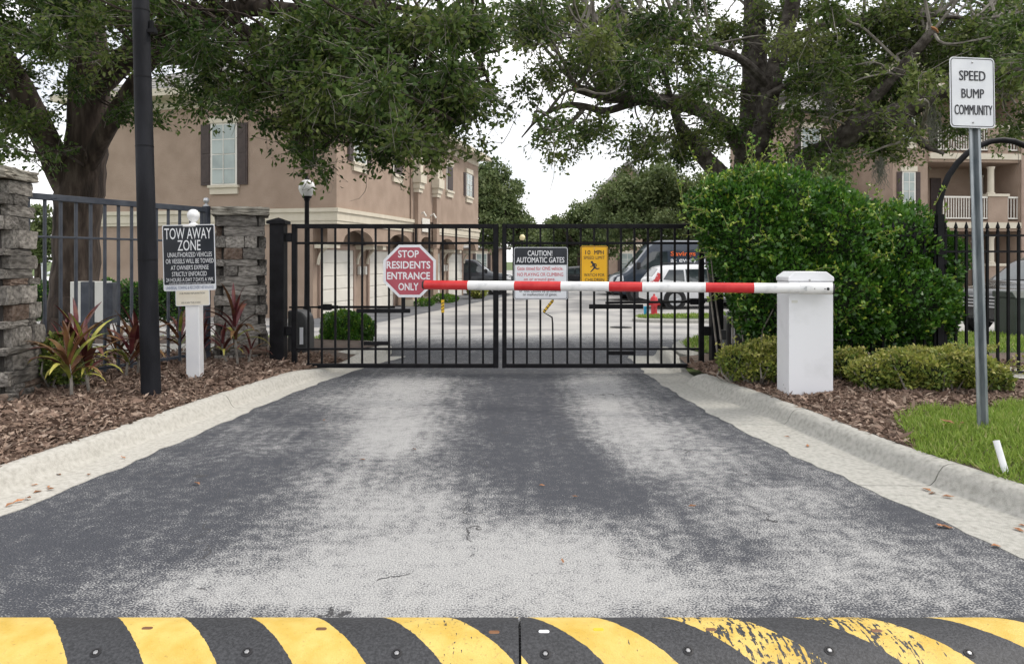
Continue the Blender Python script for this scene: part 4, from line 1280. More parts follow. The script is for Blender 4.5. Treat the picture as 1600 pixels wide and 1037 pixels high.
b = MB(); b.tube([P(x, y, IY) for x, y in arch], .028, 12); b.build('arch', 'black_metal', ir, smooth=True)
b = MB(); b.box(irf, ip(1660), ip(1670), .0, iz(335), -.03, .03); b.build('gate_post', 'black_metal', ir)
q = P(1624, 456, 11.0)
ug = empty('utility_cabinet', (q.x, 11, gz(11)), 'dark green utility cabinet behind the iron fence at the right edge', 'cabinet')
fr = Fr((q.x, 11, gz(11)))
hh = q.z - gz(11)
b = MB(); b.box(fr, -.36, .36, 0, hh - .10, -.5, 0); b.build('housing', 'utility_green', ug, bevel=.015)
b = MB(); b.prism(Fr((q.x, 11, gz(11)), (0, 1, 0)), [(-.02, hh - .098), (.52, hh - .098), (.52, hh), (.07, hh)], -.38, .38); b.build('lid', 'utility_green', ug, bevel=.012)

# path behind the iron fence and parking lane on the right
sheet('walkway', lambda Y: (4.45, 9), frange(6.55, 7.3, .2), 4, lambda X, Y: .19, 'concrete')

# ================================================================== SMALL STREET FURNITURE
def globe_lamp(px, pyg, Y, rad, label, glass, base_z):
    g = P(px, pyg, Y)
    r = empty('street_lamp', (g.x, Y, base_z), label, 'street lamp')
    b = MB(); b.lathe((g.x, Y, base_z), [(.11, 0), (.11, .10), (.085, .16), (.075, .55), (.05, .62), (.045, 1.0), (.04, g.z - base_z - rad * 1.55)], 16); b.build('post', 'black_metal', r, smooth=True)
    b = MB(); b.lathe((g.x, Y, g.z - rad * 1.6), [(.04, 0), (.055, .02), (.05, .04), (rad * .55, rad * .42), (rad * .60, rad * .60), (rad * .5, rad * .62)], 18); b.build('collar', 'black_metal', r, smooth=True)
    b = MB(); b.lathe((g.x, Y, g.z), [(rad * .52, -rad), (rad * .86, -rad * .55), (rad, -.02), (rad * .97, rad * .3), (rad * .78, rad * .68), (rad * .42, rad * .95), (.03, rad * 1.06)], 24); b.build('globe', glass, r, smooth=True)
    b = MB(); b.lathe((g.x, Y, g.z + rad * 1.02), [(rad * .30, 0), (rad * .24, .03), (.02, .05), (.02, .09), (.0, .11)], 12); b.build('finial', 'black_metal', r, smooth=True)
    return r
globe_lamp(479.5, 294, 13.0, .148, 'black lamp post with white acorn globe in front of the left building', 'lamp_glass', gz(13) - .02)
globe_lamp(816, 371, 44.0, .18, 'distant lamp post with a cream globe above the caution sign', 'lamp_glass_cream', -.5)

HYY = 22.4
hb = P(1022, 0, HYY); hz = gz(HYY) + .11
hy = empty('fire_hydrant', (hb.x, HYY, hz), 'red fire hydrant on the grass strip in front of the white car', 'hydrant')
b = MB(); b.lathe((hb.x, HYY, hz - .03), [(.13, 0), (.13, .05), (.095, .06), (.095, .40), (.125, .41), (.125, .45), (.115, .47), (.10, .54), (.055, .59), (.03, .60), (.03, .66), (0, .66)], 18); b.build('barrel', 'hydrant_red', hy, smooth=True)
for sx in (-1, 1):
    b = MB(); b.tube([(hb.x, HYY - .02, hz + .32), (hb.x + sx * .17, HYY - .02, hz + .32)], .05, 12); b.tube([(hb.x + sx * .17, HYY - .02, hz + .32), (hb.x + sx * .20, HYY - .02, hz + .32)], .062, 6); b.build('side_outlet', 'hydrant_red', hy, smooth=True)
b = MB(); b.tube([(hb.x, HYY, hz + .30), (hb.x, HYY - .17, hz + .30)], .068, 14); b.tube([(hb.x, HYY - .17, hz + .30), (hb.x, HYY - .20, hz + .30)], .08, 6); b.build('pumper_outlet', 'hydrant_red', hy, smooth=True)
b = MB(); b.tube([(hb.x - .26, HYY + .1, hz - .02), (hb.x - .26, HYY + .1, hz + .20)], .045, 10); b.lathe((hb.x - .26, HYY + .1, hz + .20), [(.055, 0), (.05, .03), (0, .04)], 10)
tag(b.build('marker_stub', 'marker_blue', None), 'small blue marker stub beside the red hydrant', 'marker')

q0, q1 = P(1568, 727, 1120 * 1.09 / 319), P(1556.5, 688, 1120 * 1.09 / 319 + .05)
b = MB(); dd = (q0 - q1).normalized(); b.tube([q1, q0 + dd * .04], .0165, 14, False); b.tube([q0 + dd * .04, q1], .0135, 14, False)
tag(b.build('pipe_stub', 'pipe_white', None, smooth=True), 'leaning white plastic pipe stub in the grass near the right kerb', 'pipe')

# ================================================================== VEHICLES
def make_car(name, label, prof, L, W, H, zbelt, zb, wheels, rw, paint, side_win, front_glass, rear_glass, rim='rim', group=None, tumble=.28, clad=True):
    # local axes: x forward, y left, z up, origin on the ground under the middle
    r = empty(name, (0, 0, 0), label, 'van' if name == 'delivery_van' else 'car', group)
    xs = [-L / 2 + L * i / 56 for i in range(57)]
    zt = lambda x: lerp_tab(prof, x)
    def hw(x):
        e = max(0.0, abs(x) / (L / 2) - .80) / .20
        return W / 2 * (1 - .17 * e ** 2.2)
    def wz(z): return 1 - tumble * max(0, z - zbelt) / W * 2
    fr_ = [0, .08, .25, .45, .62, .78, .90, .97, 1.0]
    ml = [.90, .985, 1, 1, 1, .995, .975, .93, .80]
    vs, fs = [], []
    n = len(fr_) * 2
    for x in xs:
        t = zt(x); bz = zb + .10 * max(0, abs(x) / (L / 2) - .82) / .18
        ring = [(hw(x) * m * wz(bz + (t - bz) * f), bz + (t - bz) * f) for f, m in zip(fr_, ml)]
        vs += [(x, y, z) for y, z in ring] + [(x, -y, z) for y, z in ring[::-1]]
    for i in range(len(xs) - 1):
        for j in range(n):
            fs.append((i * n + j, i * n + (j + 1) % n, (i + 1) * n + (j + 1) % n, (i + 1) * n + j))
    fs += [tuple(range(n)), tuple((len(xs) - 1) * n + j for j in range(n - 1, -1, -1))]
    mb = MB(); mb.add(vs, fs); body = mb.build('body', paint, r, smooth=True)
    def surf_y(x, z):
        t = zt(x); f = (z - zb) / max(.05, t - zb)
        m = np.interp(f, fr_, ml)
        return hw(x) * m * wz(z)
    def side_panel(nm, poly, mat, off, par=r, sides=(1, -1), thick=.012):
        for sd in sides:
            mb = MB(); k = len(poly)
            # subdivide the outline so that the panel follows the bodyside
            out = []
            for a, b_ in zip(poly, poly[1:] + poly[:1]):
                for q in range(3): out.append((a[0] + (b_[0] - a[0]) * q / 3, a[1] + (b_[1] - a[1]) * q / 3))
            k = len(out)
            o3 = [(x, sd * (surf_y(x, z) + off), z) for x, z in out]; i3 = [(x, sd * (surf_y(x, z) + off - thick), z) for x, z in out]
            cx = sum(p[0] for p in out) / k; cz = sum(p[1] for p in out) / k
            mb.add(o3 + i3 + [(cx, sd * (surf_y(cx, cz) + off), cz)], [(i, (i + 1) % k, 2 * k) for i in range(k)] + [(i, (i + 1) % k, k + (i + 1) % k, k + i) for i in range(k)])
            mb.build(nm, mat, par)
    for poly in side_win: side_panel('side_window', poly, 'car_glass', .010)
    def cross_panel(nm, x0, x1, mat, inset, lift=.012):
        mb = MB(); rows = []
        for i in range(7):
            x = x0 + (x1 - x0) * i / 6; t = zt(x)
            y = hw(x) * .80 * wz(t) - inset * (.5 + .5 * abs(i - 3) / 3) * .3
            rows.append([(x, -y, t + lift - .02), (x, -y * .7, t + lift), (x, 0, t + lift + .012), (x, y * .7, t + lift), (x, y, t + lift - .02)])
        v = [p for q in rows for p in q]
        mb.add(v, [(i * 5 + j, i * 5 + j + 1, (i + 1) * 5 + j + 1, (i + 1) * 5 + j) for i in range(6) for j in range(4)])
        mb.build(nm, mat, r, smooth=True)
    if front_glass: cross_panel('windscreen', *front_glass, 'car_glass', .05)
    if rear_glass: cross_panel('rear_window', *rear_glass, 'car_glass', .05)
    for x in wheels:
        for sd in (1, -1):
            y = sd * (W / 2 - .005)
            mb = MB(); mb.lathe((x, y - sd * .02, rw), [(rw * 1.22, 0), (rw * 1.22, .03), (0, .031)], 26, (0, sd, 0)); mb.build('wheel_arch', 'plastic_dark', r)
            w = empty('wheel', (x, y, rw)); w.parent = r
            mb = MB(); mb.lathe((x, y - sd * .16, rw), [(rw * .66, 0), (rw * .94, 0), (rw, .03), (rw, .17), (rw * .95, .20), (rw * .68, .205), (rw * .66, .19)], 26, (0, sd, 0)); mb.build('tyre', 'tyre', w, smooth=True)
            mb = MB(); mb.lathe((x, y - sd * .02, rw), [(rw * .67, 0), (rw * .67, .055), (rw * .60, .06), (rw * .57, .03), (0, .03)], 24, (0, sd, 0)); mb.build('rim', 'rim_dark' if rim == 'rim_dark' else 'plastic_dark', w, smooth=True)
            mb = MB(); mb.lathe((x, y + sd * .035, rw), [(rw * .60, 0), (rw * .68, 0), (rw * .68, .012), (rw * .60, .012)], 24, (0, sd, 0)); mb.build('rim_lip', rim, w, smooth=True)
            for k in range(5):
                a = 2 * PI * k / 5 + .3
                p0 = Vector((x, y + sd * .022, rw)); p1 = p0 + Vector((math.cos(a), 0, math.sin(a))) * rw * .62
                mb = MB(); mb.tube([p0, p1], [.05, .042], 5, True, .7); mb.build('spoke', rim, w)
            mb = MB(); mb.lathe((x, y + sd * .02, rw), [(.05, 0), (.045, .02), (0, .025)], 10, (0, sd, 0)); mb.build('hub', rim, w)
    if clad:
        side_panel('sill', [(-L / 2 + .3, zb + .01), (L / 2 - .3, zb + .01), (L / 2 - .3, zb + .15), (-L / 2 + .3, zb + .15)], 'plastic_dark', .012)
    return r, side_panel, surf_y, zt, hw

def place(r, x, y, z, ang):
    r.location = (x, y, z); r.rotation_euler = (0, 0, ang)

# white crossover, rear to the left
prof = [(-2.25, .75), (-2.22, 1.02), (-2.12, 1.12), (-1.80, 1.52), (-1.5, 1.60), (-.4, 1.64), (.35, 1.60), (.62, 1.50), (1.18, 1.08), (1.9, .98), (2.18, .84), (2.25, .62)]
car, sidep, sy, zt, hw = make_car('crossover_car', 'white crossover parked behind the right gate leaf with its rear to the left', prof, 4.5, 1.84, 1.66, .98, .24, (-1.32, 1.38), .345, 'paint_white',
    [[(-1.75, 1.08), (-.95, 1.02), (-.95, 1.44), (-1.5, 1.44)], [(-.88, 1.02), (.02, 1.0), (.02, 1.47), (-.88, 1.46)], [(.08, 1.0), (.98, 1.02), (.52, 1.43), (.08, 1.47)]], (.72, 1.12), (-2.08, -1.84), group='cars parked behind the gate')
sidep('tail_lamp', [(-2.18, .88), (-1.95, .95), (-1.78, 1.28), (-1.92, 1.34), (-2.05, 1.10), (-2.2, 1.0)], 'lamp_red', .014)
sidep('headlamp', [(1.75, .78), (2.12, .74), (2.05, .86), (1.78, .90)], 'lamp_clear', .014)
for sd in (-1, 1):
    b = MB(); b.tube([(-1.45, sd * .62, 1.63), (-1.3, sd * .62, 1.68), (.2, sd * .62, 1.68), (.35, sd * .62, 1.63)], .018, 6); b.build('roof_rail', 'plastic_dark', car)
place(car, 7.25, 27.4, -.5, math.radians(4))

# navy high-roof van, nose to the left
prof = [(-3.45, .7), (-3.44, 2.55), (-3.3, 2.66), (1.25, 2.70), (1.55, 2.62), (1.85, 2.38), (2.62, 1.45), (2.80, 1.30), (3.30, 1.10), (3.42, .92), (3.46, .6)]
van, sidep, sy, zt, hw = make_car('delivery_van', 'navy blue high roof delivery van parked behind the white crossover', prof, 6.92, 2.02, 2.7, 1.25, .26, (-1.95, 2.42), .355, 'paint_navy',
    [[(.98, 1.42), (2.38, 1.38), (1.85, 2.05), (1.65, 2.18), (.98, 2.18)]], (1.98, 2.62), None, 'rim_dark', tumble=.10)
sidep('headlamp', [(2.95, .88), (3.32, .86), (3.22, 1.05), (2.98, 1.14)], 'lamp_clear', .014)
sidep('door_seam', [(.80, .5), (.815, .5), (.815, 2.4), (.80, 2.4)], 'plastic_dark', .004)
sidep('lower_cladding', [(-3.1, .42), (2.9, .42), (2.9, .62), (-3.1, .62)], 'plastic_dark', .012)
b = MB(); b.box(Fr((0, 0, 0), (0, 1, 0)), -.9, .9, .34, .66, 3.36, 3.47); b.build('bumper', 'plastic_dark', van, bevel=.03)
for sd in (1, -1):
    b = MB(); b.box(Fr((2.32, sd * 1.06, 1.42)), -.10, .06, 0, .30, -.10, .10); b.build('mirror', 'plastic_dark', van, bevel=.03)
vfr = Fr((0, sy(0, 1.8) + .016, 0), (-1, 0, 0))     # the side of the van that faces the camera (local +y after the turn)
van_y = sy(-.5, 1.9) + .02
place(van, (952 - HX) * 32.6 / F + 3.46, 32.9, -.5, PI + math.radians(1.5))
# the van is turned by half a circle, so its +y side faces the camera
vfr = Fr((0, van_y, 0), (-1, 0, 0), (0, 0, 1))
sv_ = 32.9 - 1.0
def vx(px): return -((px - HX) * sv_ / F - van.location.x)       # local x of a pixel column
def vz(py): return EYE + (HY - py) * sv_ / F + .5
lettering(vfr, 'Savings', -vx(1047), -vx(1086.5), vz(402), vz(392.5), .004, 'print_orange', van, .02)
lettering(vfr, 'at every turn', -vx(1047), -vx(1113), vz(412), vz(403.5), .004, 'sign_print_white', van, .018)

# charcoal suv beyond the left building, nose to the right
prof = [(-2.45, .8), (-2.42, 1.15), (-2.3, 1.62), (-2.1, 1.82), (-1.2, 1.88), (.25, 1.86), (.55, 1.76), (1.12, 1.24), (1.35, 1.16), (2.25, 1.05), (2.42, .9), (2.45, .65)]
suv, sidep, sy, zt, hw = make_car('sport_utility_car', 'charcoal sport utility car beyond the end of the left building', prof, 4.9, 1.95, 1.88, 1.10, .27, (-1.45, 1.5), .385, 'paint_charcoal',
    [[(-2.1, 1.18), (-1.35, 1.16), (-1.35, 1.68), (-1.95, 1.68)], [(-1.28, 1.16), (-.25, 1.16), (-.25, 1.70), (-1.28, 1.69)], [(-.18, 1.16), (.98, 1.18), (.45, 1.66), (-.18, 1.70)]], (.6, 1.12), (-2.38, -2.24), group='cars parked behind the gate')
sidep('headlamp', [(1.95, .82), (2.35, .78), (2.3, .96), (1.98, 1.0)], 'lamp_clear', .014)
for sd in (1, -1):
    b = MB(); b.box(Fr((1.02, sd * .98, 1.18)), -.08, .08, 0, .16, -.09, .09); b.build('mirror', 'plastic_dark', suv, bevel=.03)
place(suv, (802 - HX) * 38.2 / F - 2.4, 38.6, -.5, math.radians(-3))

# two more cars far behind, and one behind the iron fence
prof = [(-2.3, .7), (-2.28, .95), (-1.9, 1.06), (-1.2, 1.38), (-.4, 1.45), (.3, 1.40), (1.05, 1.0), (1.9, .90), (2.2, .78), (2.3, .55)]
sw = [[(-1.5, .98), (-.75, .95), (-.75, 1.30), (-1.15, 1.28)], [(-.68, .95), (.05, .94), (.05, 1.34), (-.68, 1.32)], [(.12, .94), (.88, .98), (.32, 1.30), (.12, 1.33)]]
blk = make_car('parked_car', 'black car far behind between the caution sign and the yellow sign', prof, 4.6, 1.8, 1.45, .92, .22, (-1.35, 1.4), .33, 'paint_black', sw, (.42, 1.02), (-1.8, -1.25), group='cars parked behind the gate')[0]
place(blk, 4.55, 46.0, -.5, math.radians(8))
slv = make_car('parked_car', 'silver grey car partly hidden behind the nose of the van', prof, 4.6, 1.8, 1.45, .92, .22, (-1.35, 1.4), .33, 'paint_silver', sw, (.42, 1.02), (-1.8, -1.25), group='cars parked behind the gate')[0]
place(slv, 6.9, 38.5, -.5, math.radians(184))
prof = [(-2.35, .8), (-2.33, 1.1), (-2.2, 1.5), (-2.0, 1.68), (-1.0, 1.74), (.3, 1.70), (.6, 1.60), (1.2, 1.16), (1.42, 1.08), (2.15, .98), (2.33, .82), (2.36, .6)]
drk, sidep, sy, zt, hw = make_car('sport_utility_car', 'dark sport utility car behind the iron fence at the right edge', prof, 4.7, 1.9, 1.74, 1.04, .26, (-1.4, 1.42), .37, 'paint_black',
    [[(-1.95, 1.10), (-1.2, 1.08), (-1.2, 1.56), (-1.75, 1.55)], [(-1.13, 1.08), (-.2, 1.08), (-.2, 1.58), (-1.13, 1.57)], [(-.13, 1.08), (1.05, 1.12), (.5, 1.55), (-.13, 1.58)]], (.66, 1.2), (-2.3, -2.1), group='cars parked behind the gate')
sidep('headlamp', [(1.80, .78), (2.24, .74), (2.20, .92), (1.84, .95)], 'lamp_clear', .014)
for i in range(4):
    b = MB(); b.box(Fr((0, 0, 0), (0, 1, 0)), -.55, .55, .60 + i * .07, .63 + i * .07, 2.30, 2.375 - .006 * i); b.build('grille_bar', 'rim', drk)
place(drk, (1541 - HX) * 15.6 / F + 2.0, 16.0, gz(16.0), math.radians(198))

# ================================================================== LEFT APARTMENT BUILDING
DV = Vector((.227, .974, 0)).normalized(); NV = Vector((DV.y, -DV.x, 0))
CB = Vector((-5.34, 21.81, 0))
BL, BD, RC, Z0 = 15.8, 9.4, .78, -.5                # facade length, depth of the left face, recess of the garages, floor
bd = empty('apartment_building', CB + Vector((-4, 7, Z0)), 'tan two storey stucco building with garages on the left', 'building')
fa = Fr(CB, DV)                                      # long facade: u along it, n out to the road
fl = Fr(CB, NV)                                      # end wall towards the camera: u from -BD to 0
def part(name, fr, u0, u1, v0, v1, n0, n1, mat, par=None, bevel=0):
    b = MB(); b.box(fr, u0, u1, v0, v1, n0, n1); return b.build(name, mat, par or bd, bevel=bevel)
ZT = 6.15
part('upper_wall', fa, 0, BL, 2.40, ZT, -BD, 0, 'stucco')
part('ground_wall', fa, 0.02, BL - .02, Z0 - .2, 2.40, -BD + .02, -RC - .02, 'stucco')
part('frieze', fa, -.02, BL + .02, ZT, ZT + .34, -BD - .02, .02, 'stucco_trim')
# string course round both visible faces, in three stepped boards
for v0, v1, pr in ((2.40, 2.50, .03), (2.50, 2.76, .055), (2.76, 2.88, .10)):
    part('band_board', fa, -pr, 6.95, v0, v1, 0, pr, 'stucco_trim')
    part('band_board', fa, 9.0, BL + pr, v0, v1, 0, pr, 'stucco_trim')
    part('band_board', fl, -BD, 0, v0, v1, 0, pr, 'stucco_trim')
# apron of the upper floor with the garage arches
arches = [(.42, 2.75), (4.0, 6.3), (7.2, 8.75), (9.6, 11.9), (13.1, 15.4)]
def apron():
    mb = MB(); us = sorted(set(frange(0, BL, .2) + [a for q in arches for a in q] + [a + (b_ - a) * i / 14 for a, b_ in arches for i in range(15)]))
    def bot(u):
        for a, b_ in arches:
            if a <= u <= b_:
                m, h = (a + b_) / 2, (b_ - a) / 2
                return 1.80 + .46 * math.sqrt(max(0, 1 - ((u - m) / h) ** 2))
        return 1.80
    vs, fs = [], []
    for u in us:
        z = bot(u)
        vs += [fa.pt(u, z, 0), fa.pt(u, 2.40, 0), fa.pt(u, 2.40, -.30), fa.pt(u, z, -.30)]
    for i in range(len(us) - 1):
        for j in range(4): fs.append((i * 4 + j, i * 4 + (j + 1) % 4, (i + 1) * 4 + (j + 1) % 4, (i + 1) * 4 + j))
    fs += [(0, 1, 2, 3), tuple((len(us) - 1) * 4 + j for j in (3, 2, 1, 0))]
    mb.add(vs, fs); return mb.build('arched_apron', 'stucco', bd)
apron()
# garage doors of sections, piers, corbels, wall lamps
def garage(u0, u1):
    g = part('garage_door', fa, u0, u1, Z0, 1.63, -RC - .015, -RC + .01, 'garage_door')
    for i in range(5):
        part('door_section', fa, u0 + .03, u1 - .03, Z0 + .02 + i * .424, Z0 + .424 * (i + 1) - .022, -RC + .01, -RC + .034, 'garage_door', g, .008)
    part('jamb', fa, u0 - .12, u0 - .003, Z0, 1.76, -RC - .015, -RC + .06, 'stucco_tan'); part('jamb', fa, u1 + .003, u1 + .12, Z0, 1.76, -RC - .015, -RC + .06, 'stucco_tan')
    part('lintel', fa, u0 - .003, u1 + .003, 1.633, 1.76, -RC - .015, -RC + .06, 'stucco_tan')
for a, b_ in (arches[0], arches[1], arches[3], arches[4]):
    garage(a + .02, b_ - .02)
part('entry_door', fa, 7.5, 8.45, Z0, 1.6, -RC, -RC + .03, 'shutter')
for u in (.20, 2.98, 3.78, 6.55, 6.98, 8.95, 9.38, 12.1, 12.9, 15.6):
    mb = MB()
    pts = [fa.pt(u, 1.15 + .65 * math.sin(t * PI / 12), -RC + .06 + (RC - .15) * (1 - math.cos(t * PI / 12))) for t in range(7)]
    mb.tube(pts, .055, 6); mb.build('corbel', 'stucco_trim', bd, smooth=True)
    part('pier_cap', fa, u - .14, u + .14, 1.66, 1.80, -RC + .005, -.05, 'stucco_trim')
for u in (3.16, 3.6, 6.75, 12.3, 12.7):
    part('wall_lamp', fa, u - .07, u + .07, .78, 1.08, -RC, -RC + .12, 'window_frame', None, .02)
for u0, u1 in ((6.45, 7.05), (8.9, 9.5)):            # piers standing forward on both sides of the entry
    part('pier', fa, u0, u1, Z0, 1.80, -.45, -.02, 'stucco'); part('pier_foot', fa, u0 - .05, u1 + .05, Z0, Z0 + .25, -.48, .04, 'stucco_trim')
# windows
def window(fr, u0, u1, v0, v1, shut=.36, par=bd, glass='blind_glass', rows=3, blind=False):
    w = part('window', fr, u0 - .07, u1 + .07, v0 - .05, v1 + .06, 0, .05, 'window_frame', par)
    if not blind:
        mv = (v0 + v1) / 2
        part('pane', fr, u0, u1, v0, mv - .02, .052, .060, glass, w); part('pane', fr, u0, u1, mv + .02, v1, .052, .068, glass, w)
        part('muntin', fr, (u0 + u1) / 2 - .012, (u0 + u1) / 2 + .012, v0, v1, .068, .078, 'window_frame', w)
        for i in range(1, rows + 1):
            v = v0 + (v1 - v0) * i / (rows + 1)
            if abs(v - mv) > .05: part('muntin', fr, u0, u1, v - .012, v + .012, .069, .076, 'window_frame', w)
    else:
        part('shutter', fr, u0, u1, v0, v1, .052, .08, 'shutter', w)
    part('lintel', fr, u0 - .13, u1 + .13, v1 + .06, v1 + .28, 0, .09, 'stucco_trim', w)
    part('sill', fr, u0 - .14, u1 + .14, v0 - .13, v0 - .05, 0, .12, 'stucco_trim', w)
    part('sill', fr, u0 - .09, u1 + .09, v0 - .33, v0 - .13, 0, .07, 'stucco_trim', w)
    if shut and not blind:
        for a, b_ in ((u0 - .07 - shut, u0 - .075), (u1 + .075, u1 + .07 + shut)):
            s = part('shutter', fr, a, b_, v0 - .04, v1 + .04, .002, .045, 'shutter', par)
            for i in range(2):
                h = (v1 - v0) / 2
                part('shutter_panel', fr, a + .05, b_ - .05, v0 + .04 + i * h, v0 + h - .04 + i * h, .045, .056, 'shutter', s)
    return w
def pxu(fr, px):                                     # where a pixel column meets a wall plane
    k = (px - HX) / F
    return (fr.O.x - k * fr.O.y) / (k * fr.R.y - fr.R.x)
wu0, wu1 = pxu(fl, 333.5), pxu(fl, 368.5)
window(fl, wu0, wu1, EYE + (HY - 284) * 22.1 / F, EYE + (HY - 190) * 22.1 / F, .36)
def zat(fr, u, py): return EYE + (HY - py) * fr.pt(u, 0).y / F
for px, hwid, bl_ in ((561, .42, False), (620, .36, True), (701.5, .36, True), (732, .42, False)):
    u = pxu(fa, px)
    window(fa, u - hwid, u + hwid, 4.48, 5.52, .36, bd, 'blind_glass', 3, bl_)
# projecting central bay with tall arched niche and gable
part('bay', fa, 6.1, 9.6, 2.885, ZT + .34, .022, .06, 'stucco')
for u0 in (6.55, 8.75):
    part('pilaster', fa, u0 - .17, u0 + .17, 1.82, 3.95, .065, .24, 'stucco')
    for i, (v0, v1, e) in enumerate(((3.95, 4.10, .03), (4.10, 4.32, .08), (4.32, 4.70, .15))):
        part('capital', fa, u0 - .19 - e, u0 + .19 + e, v0, v1, .065, .26 + e, 'stucco_trim')
def arc_band(fr, uc, v, r0, r1, n0, n1):
    mb = MB(); N_ = 18
    for i in range(N_):
        a0, a1 = PI * i / N_, PI * (i + 1) / N_
        q = [(uc + r * math.cos(a), v + r * math.sin(a) * 1.0) for a, r in ((a0, r0), (a0, r1), (a1, r1), (a1, r0))]
        mb.prism(fr, q, n0, n1)
    return mb
arc_band(fa, 7.65, 4.70, .92, 1.22, .062, .30).build('arch_band', 'stucco_trim', bd)
arc_band(fa, 7.65, 4.70, 1.225, 1.34, .062, .36).build('arch_band', 'stucco_trim', bd)
pl = part('number_plaque', fa, 7.25, 8.15, 2.45, 3.0, .062, .09, 'window_frame')
for u in (7.1, 8.3):
    mb = MB(); mb.tube([fa.pt(u, 3.15, .06), fa.pt(u, 3.22, .2), fa.pt(u, 3.05, .3)], .04, 8); mb.build('wall_lamp', 'window_frame', bd)
mb = MB(); mb.prism(fa, [(5.75, ZT + .34), (9.95, ZT + .34), (7.85, ZT + 1.75)], -.2, .05); mb.build('gable', 'stucco', bd)
for a, b_ in (((5.35, ZT + .28), (7.85, ZT + 1.98)), ((10.35, ZT + .28), (7.85, ZT + 1.98))):
    mb = MB(); mb.prism(fa, [a, (a[0], a[1] + .2), (b_[0], b_[1] + .2), b_], .052, .35); mb.build('rake_board', 'stucco_trim', bd)
    mb = MB(); mb.prism(fa, [(a[0], a[1] + .205), (a[0], a[1] + .30), (b_[0], b_[1] + .30), (b_[0], b_[1] + .205)], -3.2, .42); mb.build('gable_roof', 'roof_tile', bd)
# downspout
mb = MB(); uu = pxu(fl, 480)
mb.tube([fl.pt(uu + .28, ZT + .3, .25), fl.pt(uu + .25, ZT - .05, .22), fl.pt(uu, ZT - .15, .08), fl.pt(uu, 2.95, .08)], .055, 6); mb.build('downspout', 'stucco_tan', bd)
# hip roof in tile courses, with eaves
EO, ZE = .55, ZT + .34
part('soffit', fa, -EO, BL + EO, ZE + .002, ZE + .06, -BD - EO, EO, 'stucco_trim')
part('fascia', fl, -BD - EO, EO, ZE - .02, ZE + .20, EO, EO + .03, 'stucco_trim')
part('fascia', fa, -EO, BL + EO, ZE - .02, ZE + .20, EO, EO + .03, 'stucco_trim')
def hip_roof(fr, L, D, eo, ze, rise, name, par, mat='roof_tile', step=.30):
    half = (D + 2 * eo) / 2; n = int(half / step); mb = MB()
    for i in range(n):
        a, b_ = half * i / n, half * (i + 1) / n
        za, zc = ze + .08 + rise * i / n, ze + .08 + rise * (i + 1) / n
        def ringp(o, z): return [fr.pt(-eo + o, z, eo - o), fr.pt(L + eo - o, z, eo - o), fr.pt(L + eo - o, z, -D - eo + o), fr.pt(-eo + o, z, -D - eo + o)]
        lo, up, ht = ringp(a, za + .035), ringp(b_, zc), ringp(a, za - .03)
        mb.add(ht + lo + up, [(0, 1, 5, 4), (1, 2, 6, 5), (2, 3, 7, 6), (3, 0, 4, 7), (4, 5, 9, 8), (5, 6, 10, 9), (6, 7, 11, 10), (7, 4, 8, 11)])
    o = mb.build(name, mat, par); o['kind'] = 'stuff'; return o
hip_roof(fa, BL, BD, EO, ZE, 2.7, 'roof_tiles', bd)

# apron of darker asphalt and small strips of planting in front of the garages
mb = MB(); mb.add([fa.pt(u, gz(fa.pt(u, 0, n).y) - .006, n) for u in frange(-3, BL + 1, 1) for n in (-RC, 1.7)], [(2 * i, 2 * i + 1, 2 * i + 3, 2 * i + 2) for i in range(len(frange(-3, BL + 1, 1)) - 1)])
tag(mb.build('garage_apron', 'asphalt_far'), kind='structure')

# ================================================================== RIGHT APARTMENT BUILDING
RY = 30.0
rb = empty('apartment_building', ((1480 - HX) * RY / F, RY + 3, -.5), 'pink three storey apartment building with white balconies on the right', 'building')
rv = Vector((1, .10, 0)).normalized()
fr_ = Fr(((1395 - HX) * RY / F, RY, 0), rv)
def ru(px): return pxu(fr_, px)
def rp(name, u0, u1, v0, v1, n0, n1, mat, par=rb, bevel=0): return part(name, fr_, u0, u1, v0, v1, n0, n1, mat, par, bevel)
uA = ru(1449.5); uE = ru(1590)
RT = 9.2
rp('wall', 0, uA, -.6, RT, -6, 0, 'stucco')
rp('back_wall', uA, uE + 6, -.6, RT, -6.01, -2.0, 'stucco')
rp('corner_wall', uE, uE + 6, -.6, RT, -1.99, .1, 'stucco')
rp('left_wing', -3.3, 0, -.6, RT - 1.2, -9, -3, 'stucco')
rp('cornice', -.1, uE + 6.1, RT, RT + .4, -6.1, .25, 'stucco_trim')
hip_roof(Fr(fr_.pt(0, 0, 0), rv), uE + 6, 6, .6, RT + .38, 2.0, 'roof_tiles', rb)
hip_roof(Fr(fr_.pt(-3.3, 0, -3), rv), 3.3, 6, .5, RT - 1.2, 1.8, 'roof_tiles', rb)
for fz in (2.95, 5.85, 8.75):
    rp('balcony_slab', uA, uE, fz - .42, fz, -1.98, .12, 'stucco')
    rp('slab_trim', uA - .02, uE + .02, fz - .30, fz - .06, .122, .20, 'stucco_trim')
